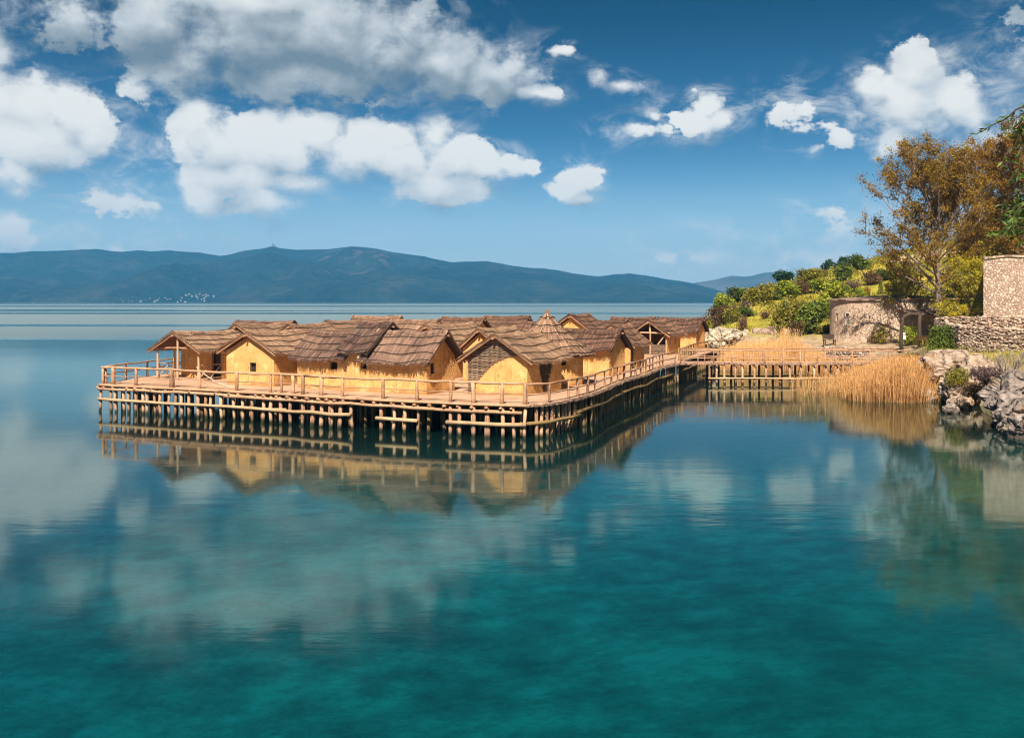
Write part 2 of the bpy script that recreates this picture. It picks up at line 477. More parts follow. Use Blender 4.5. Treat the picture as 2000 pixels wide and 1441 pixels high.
def m_rock(name, lo, mid, hi, lich=None):
    m, t, b, o = mat(name); p = pos(t)
    n1 = t.noise(p, 1.6, 8, .68); n2 = t.noise(p, 7, 5, .7); cr = t.vor(t.vm('ADD', p, t.scale(t.noise(p, 2, 3, .5, 'Color'), (.5, .5, .5))), 0.75, 'DISTANCE_TO_EDGE')
    f = t.m('ADD', t.m('MULTIPLY', n1, .7), t.m('MULTIPLY', n2, .4))
    c = t.ramp(f, [(.35, lo), (.55, mid), (.75, hi)])
    c = t.mix(t.m('MULTIPLY', t.smooth(cr, .05, .0), .7), c, lo)
    if lich: c = t.mix(t.m('MULTIPLY', t.smooth(t.noise(p, 1.1, 4, .6), .56, .64), .7), c, lich)
    sz = t.new('ShaderNodeSeparateXYZ'); t.l.new(p, sz.inputs[0])
    c = t.mix(t.m('MULTIPLY', t.smooth(sz.outputs[2], .32, .08), .75), c, (.035, .027, .018))
    t.put(b.inputs['Base Color'], c); b.inputs['Roughness'].default_value = .9
    t.put(b.inputs['Normal'], t.bump(t.m('ADD', f, t.smooth(cr, 0, .1)), 1.0, .12))
    return m
M['rock_warm'] = m_rock('warm_limestone', (.12, .078, .056), (.37, .265, .20), (.60, .47, .37), (.22, .12, .05))
M['rock_grey'] = m_rock('grey_limestone', (.07, .052, .046), (.24, .19, .165), (.47, .39, .345), (.20, .14, .06))
M['rock_pale'] = m_rock('pale_limestone', (.10, .075, .05), (.46, .37, .27), (.74, .64, .50))

def m_leaf(name, lo, mid, hi, trans=.25):
    m, t, b, o = mat(name)
    oi = t.new('ShaderNodeObjectInfo').outputs['Random']
    n = t.noise(pos(t), .9, 2, .5)
    f = t.m('ADD', t.m('MULTIPLY', attr(t), .7), t.m('ADD', t.m('MULTIPLY', oi, .2), t.m('MULTIPLY_ADD', n, .5, -.2)))
    c = t.ramp(f, [(.1, lo), (.5, mid), (.95, hi)])
    t.put(b.inputs['Base Color'], c); b.inputs['Roughness'].default_value = .65
    b.inputs['Specular IOR Level'].default_value = .25
    tr = t.new('ShaderNodeBsdfTranslucent'); t.put(tr.inputs[0], c)
    mx = t.new('ShaderNodeMixShader'); mx.inputs[0].default_value = trans
    t.l.new(b.outputs[0], mx.inputs[1]); t.l.new(tr.outputs[0], mx.inputs[2]); t.l.new(mx.outputs[0], o.inputs[0])
    return m
M['lf_dark'] = m_leaf('dark_green_leaf', (.022, .042, .008), (.105, .145, .018), (.25, .29, .04))
M['lf_green'] = m_leaf('fresh_green_leaf', (.05, .085, .01), (.23, .28, .02), (.45, .46, .05))
M['lf_olive'] = m_leaf('olive_green_leaf', (.05, .05, .008), (.24, .215, .024), (.45, .38, .05))
M['lf_brown'] = m_leaf('brown_twig_leaf', (.04, .022, .01), (.155, .085, .032), (.29, .17, .07))
M['lf_purple'] = m_leaf('bare_purple_twig', (.05, .03, .03), (.13, .08, .075), (.24, .16, .14))
M['lf_teal'] = m_leaf('blue_green_leaf', (.010, .035, .018), (.03, .082, .045), (.08, .16, .08))
M['lf_yellow'] = m_leaf('yellow_leaf', (.16, .11, .006), (.46, .35, .02), (.68, .55, .05))
M['lf_rust'] = m_leaf('rusty_catkin_leaf', (.07, .042, .006), (.28, .165, .018), (.54, .34, .05))
M['lf_rust_dark'] = m_leaf('dark_rusty_leaf', (.07, .036, .006), (.28, .145, .014), (.52, .29, .04))
M['lf_gold'] = m_leaf('golden_willow_leaf', (.10, .09, .004), (.36, .30, .014), (.60, .50, .03))
M['lf_oliv'] = m_leaf('olive_tree_leaf', (.025, .05, .012), (.11, .19, .04), (.27, .36, .10))
M['reed'] = m_leaf('dry_reed', (.34, .16, .06), (.76, .44, .175), (.90, .63, .32), .35)
M['grass'] = m_leaf('short_grass', (.06, .07, .01), (.20, .20, .02), (.40, .36, .045))
m, t, b, o = mat('tree_bark'); p = pos(t)
n1 = t.noise(t.scale(p, (6, 6, 1.2)), 2, 5, .65)
t.put(b.inputs['Base Color'], t.ramp(n1, [(.3, (.06, .035, .025)), (.5, (.22, .15, .115)), (.7, (.42, .32, .26))])); b.inputs['Roughness'].default_value = .9
t.put(b.inputs['Normal'], t.bump(n1, .8, .04))
M['bark'] = m
m, t, b, o = mat('twig_bark'); p = pos(t)
t.put(b.inputs['Base Color'], t.ramp(t.noise(p, 4, 3), [(.3, (.035, .02, .014)), (.7, (.10, .06, .04))])); b.inputs['Roughness'].default_value = .9
M['twig'] = m
# ------------------------------------------------------------------ terrain
SHORE = [(0,-30),(2.6,0),(3.7,6),(5.4,8.8),(8.4,13),(11.2,18),(17.6,30),(24.3,43),(24.6,47),(25.2,51),(27.2,56),(28.6,61),(28.0,66),(28.6,71),(30.2,77),(31.0,83),
         (29.2,90),(27.4,95),(25.6,100),(22.6,103.5),(20.6,107),(20.8,113),(23,122),(27,138),(40,160),(70,195),(130,250),(400,420),(1200,700)]
_SH = np.array(SHORE, float)
def shore_dist(X, Y):
    """signed distance to the shoreline, + inland"""
    X = np.asarray(X, float); Y = np.asarray(Y, float)
    best = np.full(X.shape, 1e9); sign = np.ones(X.shape)
    for (x0, y0), (x1, y1) in zip(_SH[:-1], _SH[1:]):
        dx, dy = x1 - x0, y1 - y0; L2 = dx * dx + dy * dy
        t = np.clip(((X - x0) * dx + (Y - y0) * dy) / L2, 0, 1)
        ex, ey = X - (x0 + t * dx), Y - (y0 + t * dy)
        dd = np.hypot(ex, ey)
        cr = dx * ey - dy * ex
        k = dd < best
        sign = np.where(k, np.where(cr < 0, 1, -1), sign); best = np.where(k, dd, best)
    return best * sign
CTRL = np.array([(6,6,3.0),(12,8,3.2),(12,-20,3.2),(20,25,3.4),(30,40,3.4),(42,40,5),(27,47,2.3),(30,50,3.2),(29.5,56,2.4),(32,60,3.0),(30.5,65,2.9),(32,63,2.95),(34,70,4.3),(38,74,4.8),
 (45,74,6),(60,75,8.5),(36,62,3.9),(31.5,80,2.1),(34,84,2.4),(33,92,2.4),(37,95,2.5),(40,90,3.0),(31.5,96,2.3),(44,88,4.2),(30,100,2.3),(24,108,3.2),(28,110,4.2),(35,108,4.0),(28,118,5.3),(36,135,8.0),(45,142,9.6),
 (55,150,12),(70,160,16),(75,150,16.5),(60,140,13),(45,112,6.2),(60,110,9.5),(45,125,7.6),(52,100,6.5),(60,95,8.5),(80,120,17),(100,140,23),(120,100,24),(90,80,14),
 (24,116,3.4),(35,155,7),(40,185,7),(60,205,10),(100,230,16),(140,300,18),(180,200,30),(200,400,20),(150,60,20),(60,40,8),(100,20,12),(34,118,5.6),(40,118,6.2)])
def _fit():
    n = len(CTRL); d = np.linalg.norm(CTRL[:, None, :2] - CTRL[None, :, :2], axis=2)
    A = np.zeros((n + 3, n + 3)); A[:n, :n] = d + np.eye(n) * .5
    A[:n, n] = 1; A[:n, n + 1:] = CTRL[:, :2]; A[n:, :n] = A[:n, n:].T
    return np.linalg.solve(A, np.r_[CTRL[:, 2], 0, 0, 0])
_CO = _fit()
def height(X, Y):
    X = np.atleast_1d(np.asarray(X, float)); Y = np.atleast_1d(np.asarray(Y, float))
    sh = X.shape; x = X.ravel(); y = Y.ravel()
    z = np.full(x.shape, _CO[-3]) + _CO[-2] * x + _CO[-1] * y
    for (cx, cy_, _), c in zip(CTRL, _CO): z += c * np.hypot(x - cx, y - cy_)
    z = np.clip(z, 1.2, 60)
    s = shore_dist(x, y)
    k = np.clip(s / 3.0, 0, 1); k = k * k * (3 - 2 * k)
    land = -.35 + (z + .35) * k
    u = np.clip(-s, 0, 400)
    bed = -.35 - np.minimum(u * .10, 1.1) - np.minimum(np.maximum(u - 10, 0) * .022, 1.6) - np.minimum(np.maximum(u - 60, 0) * .03, 5)
    return np.where(s > 0, land, bed).reshape(sh)
def hz(x, y): return float(height(x, y)[0])
def onland(px, py, d0=60, d1=260):
    """first point of the land on the sight line of a photo pixel"""
    d = np.linspace(d0, d1, 900)
    x = (px - 1000) / F * d; z = CH - (py - HZ) / F * d
    h = height(x, d)
    k = np.nonzero((h >= z) & (h > .1))[0]
    i = k[0] if len(k) else int(np.argmin(np.abs(h - z)))
    return Vector((x[i], d[i], h[i]))

def axis(segs):
    out = []
    for a, b_, n in segs: out += list(np.linspace(a, b_, n, endpoint=False))
    return np.array(out + [segs[-1][1]])
gx = axis([(-9000, -400, 10), (-400, -60, 12), (-60, 0, 40), (0, 18, 20), (18, 70, 130), (70, 140, 60), (140, 400, 26), (400, 9000, 10)])
gy = axis([(-1500, -40, 8), (-40, 40, 50), (40, 130, 180), (130, 210, 80), (210, 420, 26), (420, 9500, 12)])
XX, YY = np.meshgrid(gx, gy)
ZZ = height(XX, YY)
for j in range(ZZ.shape[0]):
    for i in range(ZZ.shape[1]):
        x, y = XX[j, i], YY[j, i]
        if -70 < x < 200 and -30 < y < 260:
            a = .30 if ZZ[j, i] > .4 else .10
            ZZ[j, i] += a * fbm(x * .22, y * .22, 1.7, 5)
far_ = (YY > 420) | (XX > 300) | (np.abs(XX) > 600)
ZZ = np.where(far_ & (shore_dist(XX, YY) < 0), -8.0, ZZ)
nX, nY = len(gx), len(gy)
V = np.stack([XX, YY, ZZ], -1).reshape(-1, 3)
idx = np.arange(nX * nY).reshape(nY, nX)
Fq = np.stack([idx[:-1, :-1], idx[:-1, 1:], idx[1:, 1:], idx[1:, :-1]], -1).reshape(-1, 4)
def grid_mesh(name, V, Fq, material, smooth=True):
    me = bpy.data.meshes.new(name); me.from_pydata(V.tolist(), [], Fq.tolist())
    if smooth: me.shade_smooth()
    me.materials.append(material); me.update()
    o = bpy.data.objects.new(name, me); COL.objects.link(o); return o

m, t, b, o = mat('shore_ground')
p = pos(t); sp = t.new('ShaderNodeSeparateXYZ'); t.l.new(p, sp.inputs[0])
n1 = t.noise(p, .11, 5, .6); n2 = t.noise(p, .9, 6, .68); n3 = t.noise(p, 5, 4, .6)
f = t.m('ADD', t.m('MULTIPLY', n1, .55), t.m('ADD', t.m('MULTIPLY', n2, .4), t.m('MULTIPLY', n3, .12)))
grass = t.ramp(f, [(.36, (.085, .085, .016)), (.48, (.215, .19, .028)), (.58, (.38, .305, .04)), (.70, (.47, .36, .12))])
dirt = t.ramp(t.m('ADD', t.m('MULTIPLY', n2, .7), t.m('MULTIPLY', n3, .35)), [(.35, (.17, .115, .07)), (.55, (.38, .275, .18)), (.75, (.58, .45, .32))])
zz = t.m('ADD', sp.outputs[2], t.m('MULTIPLY', t.m('SUBTRACT', n2, .5), 1.6))
land = t.mix(t.smooth(zz, 2.3, 3.4), dirt, grass)
# pale worn track on the hill
trk = t.smooth(t.vm('LENGTH', t.vm('MULTIPLY', t.vm('SUBTRACT', p, (61, 142, 13)), (.2, .13, .05)), out=1), 1.25, .8)
trk = t.m('MULTIPLY', trk, t.smooth(n2, .36, .46))
land = t.mix(trk, land, (.62, .45, .34))
bedn = t.m('ADD', t.m('MULTIPLY', t.noise(p, .13, 4, .6), .45), t.m('MULTIPLY', t.noise(p, .75, 7, .72), .55))
spots = t.m('MULTIPLY', t.smooth(t.vor(t.vm('ADD', p, t.scale(t.noise(p, 1.4, 4, .6, 'Color'), (1.2, 1.2, 1.2))), .62), .34, .12), t.smooth(t.noise(p, .22, 2, .5), .42, .58))
bed = t.ramp(bedn, [(.40, (.05, .05, .035)), (.5, (.24, .23, .16)), (.58, (.46, .44, .31))])
bed = t.mix(t.m('MULTIPLY', spots, .85), bed, (.05, .055, .04))
shal = t.smooth(sp.outputs[2], -1.3, -.3)
bed = t.mix(shal, bed, t.mix(.5, bed, (.30, .17, .055)))
c = t.mix(t.smooth(sp.outputs[2], .05, .35), bed, land)
t.put(b.inputs['Base Color'], c); b.inputs['Roughness'].default_value = .95; b.inputs['Specular IOR Level'].default_value = .1
t.put(b.inputs['Normal'], t.bump(t.m('ADD', n2, t.m('MULTIPLY', n3, .4)), .8, .15))
ground = tag(grid_mesh('ground', V, Fq, m), kind='structure')

# ------------------------------------------------------------------ lake
m, t, b, o = mat('lake_water')
t.n.remove(b)
p = pos(t); sp = t.new('ShaderNodeSeparateXYZ'); t.l.new(p, sp.inputs[0])
dist = t.vm('LENGTH', t.vm('MULTIPLY', p, (1, 1, 0)), out=1)
# fine wind ripple: long crests across the view, patchy
r1 = t.noise(t.scale(p, (.55, 1.5, 1)), 1.0, 4, .55)
r2 = t.noise(t.scale(p, (.16, .42, 1)), 1.0, 2, .5)
patch = t.smooth(t.noise(t.scale(p, (.025, .05, 1)), 1.0, 3, .5), .42, .60)
amp = t.m('MULTIPLY', t.m('MULTIPLY_ADD', patch, .75, .25), t.smooth(dist, 900, 60, .06, 1))
hgt = t.m('ADD', t.m('MULTIPLY', r1, .55), t.m('MULTIPLY', r2, .9))
nrm = t.bump(t.m('MULTIPLY', hgt, amp), .05, .17)
# calm slicks and ruffled bands out on the lake
sl = t.noise(t.scale(p, (.00035, .0042, 1)), 1.0, 2, .45)
band = t.m('MULTIPLY', t.smooth(sl, .47, .49), t.smooth(dist, 110, 240))
rough = t.m('ADD', t.m('MULTIPLY', band, .30), t.m('MULTIPLY', t.smooth(dist, 30, 400), .035))
rough = t.m('ADD', rough, .06)
fr = t.new('ShaderNodeFresnel'); fr.inputs['IOR'].default_value = 1.56; t.l.new(nrm, fr.inputs['Normal'])
gl = t.new('ShaderNodeBsdfGlossy'); gl.inputs['Color'].default_value = (.87, 1, .94, 1); t.put(gl.inputs['Roughness'], rough); t.l.new(nrm, gl.inputs['Normal'])
gl2 = t.new('ShaderNodeBsdfGlossy'); gl2.inputs['Color'].default_value = (.87, 1, .94, 1); gl2.inputs['Roughness'].default_value = .30; t.l.new(nrm, gl2.inputs['Normal'])
glm = t.new('ShaderNodeMixShader'); glm.inputs[0].default_value = .07; t.l.new(gl.outputs[0], glm.inputs[1]); t.l.new(gl2.outputs[0], glm.inputs[2])
tr = t.new('ShaderNodeBsdfTransparent'); tr.inputs[0].default_value = (.06, .54, .65, 1)
# suspended matter: greener over the shallows, bluer out in the deep left basin
deep = t.smooth(t.m('ADD', t.m('ADD', sp.outputs[0], t.m('MULTIPLY', sp.outputs[1], .12)), t.m('MULTIPLY', t.noise(p, .05, 3, .5), 14)), 5, -16)
far_deep = t.smooth(t.m('ADD', sp.outputs[1], t.m('MULTIPLY', t.noise(p, .06, 3, .5), 10)), 38, 58)
body = t.mix(far_deep, t.mix(deep, (.001, .12, .135), (.001, .035, .10)), (.0005, .022, .022))
t.put(tr.inputs[0], t.mix(far_deep, t.mix(deep, (.045, .47, .58), (.02, .20, .38)), (.018, .19, .165)))
df = t.new('ShaderNodeBsdfDiffuse'); t.put(df.inputs[0], body)
mx1 = t.new('ShaderNodeMixShader'); mx1.inputs[0].default_value = .22
t.l.new(tr.outputs[0], mx1.inputs[1]); t.l.new(df.outputs[0], mx1.inputs[2])
mx2 = t.new('ShaderNodeMixShader'); t.put(mx2.inputs[0], t.m('MULTIPLY', fr.outputs[0], t.m('SUBTRACT', 1.0, t.new('ShaderNodeNewGeometry').outputs['Backfacing'])))
t.l.new(mx1.outputs[0], mx2.inputs[1]); t.l.new(glm.outputs[0], mx2.inputs[2])
t.l.new(mx2.outputs[0], o.inputs[0])
wb = MB(); wb.quad((-9000, -1500, 0), (9000, -1500, 0), (9000, 9500, 0), (-9000, 9500, 0))
water = tag(wb.build('water', m), kind='structure')

# ------------------------------------------------------------------ far mountains
def mountain(name, prof, Y0, Yr, Y1, rows, cols, material, seed, px0, px1, spur):
    pp = np.array(prof, float)
    pxs = np.linspace(px0, px1, cols)
    ridge = np.interp(pxs, pp[:, 0], pp[:, 1])
    V = []
    ys = np.r_[np.linspace(Y0, Yr, rows), np.linspace(Yr, Y1, 8)[1:]]
    for j, y in enumerate(ys):
        for i, px in enumerate(pxs):
            zr = CH + (HZ - ridge[i]) / F * Yr
            x = (px - 1000) / F * y
            if y <= Yr:
                u = (y - Y0) / (Yr - Y0)
                n = mnoise.ridged_multi_fractal(Vector((x * .0016 + seed, y * .0009, seed)), 1.0, 2.1, 6, 1.0, 2.0) - 1.0
                n2 = fbm(x * .006, y * .004, seed + 4, 4)
                zz = zr * (u ** .8) + zr * spur * (n * .55 + n2 * .18) * (4 * u * (1 - u)) ** .8
                zz = min(zz, CH + (zr - CH) / Yr * y * .985) if u < .999 else zr
                zz += 1.3 * fbm(x * .02, y * .02, seed, 3) if u > .98 else 0
                if j == 0: zz = -1.0
                zz = max(zz, 1.0 if j else -1)
            else:
                u = (y - Yr) / (Y1 - Yr); zz = zr * (1 - u) - 2 * u
            V.append((x, y, zz))
    n = len(ys); idx = np.arange(n * cols).reshape(n, cols)
    Fq = np.stack([idx[:-1, :-1], idx[:-1, 1:], idx[1:, 1:], idx[1:, :-1]], -1).reshape(-1, 4)
    return tag(grid_mesh(name, np.array(V), Fq, material), kind='structure')
m, t, b, o = mat('wooded_mountain')
p = pos(t); n1 = t.noise(p, .004, 6, .62); n2 = t.noise(p, .02, 6, .65); n3 = t.noise(t.scale(p, (1, .4, 1)), .0016, 4, .55)
c = t.ramp(t.m('ADD', t.m('MULTIPLY', n1, .55), t.m('MULTIPLY', n2, .45)), [(.36, (.005, .012, .010)), (.5, (.016, .025, .018)), (.64, (.05, .05, .036))])
scree = t.m('MULTIPLY', t.smooth(n3, .56, .66), t.smooth(t.noise(t.scale(p, (1, 1, .3)), .012, 5, .7), .50, .62))
c = t.mix(t.m('MULTIPLY', scree, .5), c, (.17, .125, .105))
t.put(b.inputs['Base Color'], c); b.inputs['Roughness'].default_value = 1; b.inputs['Specular IOR Level'].default_value = 0
t.put(b.inputs['Normal'], t.bump(n2, 1.0, 30))
M['mountain'] = m
RIDGE = [(-900,500),(-300,498),(0,494),(30,494),(60,491),(110,490),(150,488),(190,486),(212,490),(240,492),(270,489),(300,491),(330,489),(360,492),(390,493),(405,496),(430,500),(450,497),(480,489),(510,486),(533,481),
 (548,485),(580,488),(640,487),(665,484),(690,481),(715,483),(740,487),(770,493),(800,497),(830,501),(850,506),(880,512),(910,511),(950,510),(980,515),(1000,519),(1030,523),(1060,524),(1090,528),(1120,534),(1150,538),(1170,540),
 (1200,536),(1230,534),(1260,538),(1300,545),(1330,549),(1360,555),(1400,566),(1440,578),(1480,586),(1600,589),(3200,589)]
mountain('mountain', RIDGE, 3150, 4500, 5200, 46, 420, M['mountain'], 3.1, -900, 1620, .55)
FARR = [(1100,588),(1250,576),(1330,560),(1360,552),(1400,546),(1425,539),(1440,539),(1460,541),(1490,533),(1520,531),(1545,533),(1570,536),(1600,531),(1630,523),(1660,514),(1690,506),(1720,503),(1780,500),(1900,498),(2100,505),(2600,515),(3200,540)]
m, t, b, o = mat('snowy_mountain')
p = pos(t); n1 = t.noise(p, .003, 6, .62); sp = t.new('ShaderNodeSeparateXYZ'); t.l.new(p, sp.inputs[0])
c = t.ramp(n1, [(.36, (.03, .035, .03)), (.64, (.12, .10, .08))])
snow = t.smooth(t.m('ADD', sp.outputs[2], t.m('MULTIPLY', t.noise(p, .02, 5, .6), 90)), 238, 262)
c = t.mix(snow, c, (.75, .76, .80))
t.put(b.inputs['Base Color'], c); b.inputs['Roughness'].default_value = 1
mountain('snowy_mountain', FARR, 4000, 5150, 5500, 26, 160, m, 8.3, 1080, 3200, .4)

# villages along the far shore
m, t, b, o = mat('far_plaster'); t.put(b.inputs['Base Color'], t.ramp(attr(t), [(0, (.12, .11, .10)), (1, (.32, .31, .30))]))
vb = MB()
for _ in range(240):
    px = random.choice((random.uniform(0, 120), random.uniform(130, 250), random.uniform(130, 250), random.uniform(250, 420), random.uniform(620, 760)))
    y = random.uniform(3165, 3330); x = (px - 1000) / F * y
    s = random.uniform(2.0, 4.5); z0 = max(1, (y - 3150) * .17)
    vb.box((x - s, y - 5, z0 - 1.5), (x + s, y + 5, z0 + random.uniform(2, 3.5)), random.random())
tag(vb.build('far_village', m), 'scattered white houses of far villages at the foot of the mountain', 'village', kind='stuff')
mb = MB(); q = at(533, 482, 4490)
mb.box((q.x - 1.6, 4488, q.z - 6), (q.x + 1.6, 4491, q.z + 17)); mb.box((q.x + 8, 4488, q.z - 6), (q.x + 11, 4491, q.z + 10)); mb.box((q.x - 10, 4486, q.z - 8), (q.x + 14, 4494, q.z + 2))
tag(mb.build('radio_mast', M['dark_wood']), 'tiny radio mast on the mountain peak beyond the lake', 'mast')

# ------------------------------------------------------------------ the air between here and the far shore
hb = MB(); hb.box((-5200, -1400, -10), (6800, 5700, 330))
m = bpy.data.materials.new('lake_haze'); m.use_nodes = True; t = NT(m.node_tree); t.n.clear()
out = t.new('ShaderNodeOutputMaterial'); pv = t.new('ShaderNodeVolumePrincipled')
pv.inputs['Color'].default_value = (.11, .50, 1.0, 1); pv.inputs['Density'].default_value = 1.6e-4; pv.inputs['Anisotropy'].default_value = 0.0
t.l.new(pv.outputs[0], out.inputs['Volume'])
haze = tag(hb.build('haze', m), kind='stuff')
# ------------------------------------------------------------------ thatched huts on the platform
DZ = 1.62
def lum(x, y, z, s=.02):
    return Vector((mnoise.noise(Vector((x*1.3, y*1.3, z*1.3))) * s, mnoise.noise(Vector((x*1.3+9, y*1.3, z*1.3))) * s, 0))

def wall_panel(mb, A, B, z0, topf, holes=(), cell=.3):
    """upright panel from A to B (local xy); topf(u) = height; holes (u0,u1,z0,z1) get reveals"""
    A = Vector((A[0], A[1], 0)); B = Vector((B[0], B[1], 0)); L = (B - A).length; d = (B - A) / L
    inn = Vector((-d.y, d.x, 0))
    us = set([0.0, L]); n = max(2, int(L / cell))
    for i in range(1, n): us.add(L * i / n)
    if abs(topf(L/2) - topf(0)) > .05: us.add(L / 2)
    for h in holes: us.add(h[0]); us.add(h[1])
    us = sorted(us)
    us = [u for i, u in enumerate(us) if i == 0 or u - us[i-1] > 1e-4]
    zs0 = sorted(set([z0 + .5 * k for k in range(0, 9)] + [h[2] for h in holes] + [h[3] for h in holes]))
    def pt(u, z):
        p = A + d * u + Vector((0, 0, z))
        k = 0 if (u < 1e-4 or u > L - 1e-4) else 1
        return p + lum(p.x, p.y, p.z, .035) * (.6 + .4 * k)
    for u0, u1 in zip(us[:-1], us[1:]):
        um = (u0 + u1) / 2; t0, t1 = topf(u0), topf(u1); tm = min(t0, t1)
        zs = [z for z in zs0 if z < tm - .02]
        for k in range(len(zs)):
            za = zs[k]
            last = k == len(zs) - 1
            zb0, zb1 = (t0, t1) if last else (zs[k+1], zs[k+1])
            zm = (za + min(zb0, zb1)) / 2
            if any(h[0] < um < h[1] and h[2] < zm < h[3] for h in holes): continue
            mb.quad(pt(u0, za), pt(u1, za), pt(u1, zb1), pt(u0, zb0))
    for (a, b_, c, e) in holes:
        q = [pt(a, c), pt(b_, c), pt(b_, e), pt(a, e)]; r_ = [v + inn * .16 for v in q]
        for i in range(4):
            mb.quad(q[i], r_[i], r_[(i+1) % 4], q[(i+1) % 4])
    return A, d, inn

def window(root, A, d, inn, hole, style='plain', lab=None):
    a, b_, c, e = hole; ang = math.atan2(d.y, d.x)
    mtx = Matrix.Translation(A) @ Matrix.Rotation(ang, 4, 'Z')
    mb = MB(); w_ = .035
    mb.box((a - .03, .05, e - .01), (b_ + .03, .10, e + .035), .4, mtx)
    mb.box((a - .03, .05, c - .035), (b_ + .03, .10, c + .01), .5, mtx)
    mb.box((a - w_ + .01, .05, c + .012), (a + .012, .10, e - .012), .4, mtx); mb.box((b_ - .012, .05, c + .012), (b_ + w_ - .01, .10, e - .012), .5, mtx)
    o = mb.build('window', M['dark_wood'], root)
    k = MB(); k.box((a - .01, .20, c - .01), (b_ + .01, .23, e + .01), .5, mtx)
    k.build('shade_board', M['dark'], o)  # near-black board set behind the hole, standing in for the unlit room
    if style == 'cloth':
        s = MB(); s.tube([mtx @ Vector((a + .05, .06, c + .05)), mtx @ Vector((a + .2, .04, e - .12)), mtx @ Vector((a + .34, .05, e - .03))], .02, 5, .8)
        s.build('prop_stick', M['pale_log'], o)
        s = MB(); s.tube([mtx @ Vector((a + .38, .03, e - .26)), mtx @ Vector((a + .44, .02, e - .14)), mtx @ Vector((a + .52, .03, e - .05)), mtx @ Vector((a + .58, .03, e - .20))], [.03, .08, .07, .03], 6, .8)
        s.build('reed_bundle', M['rope'], o)
    return o

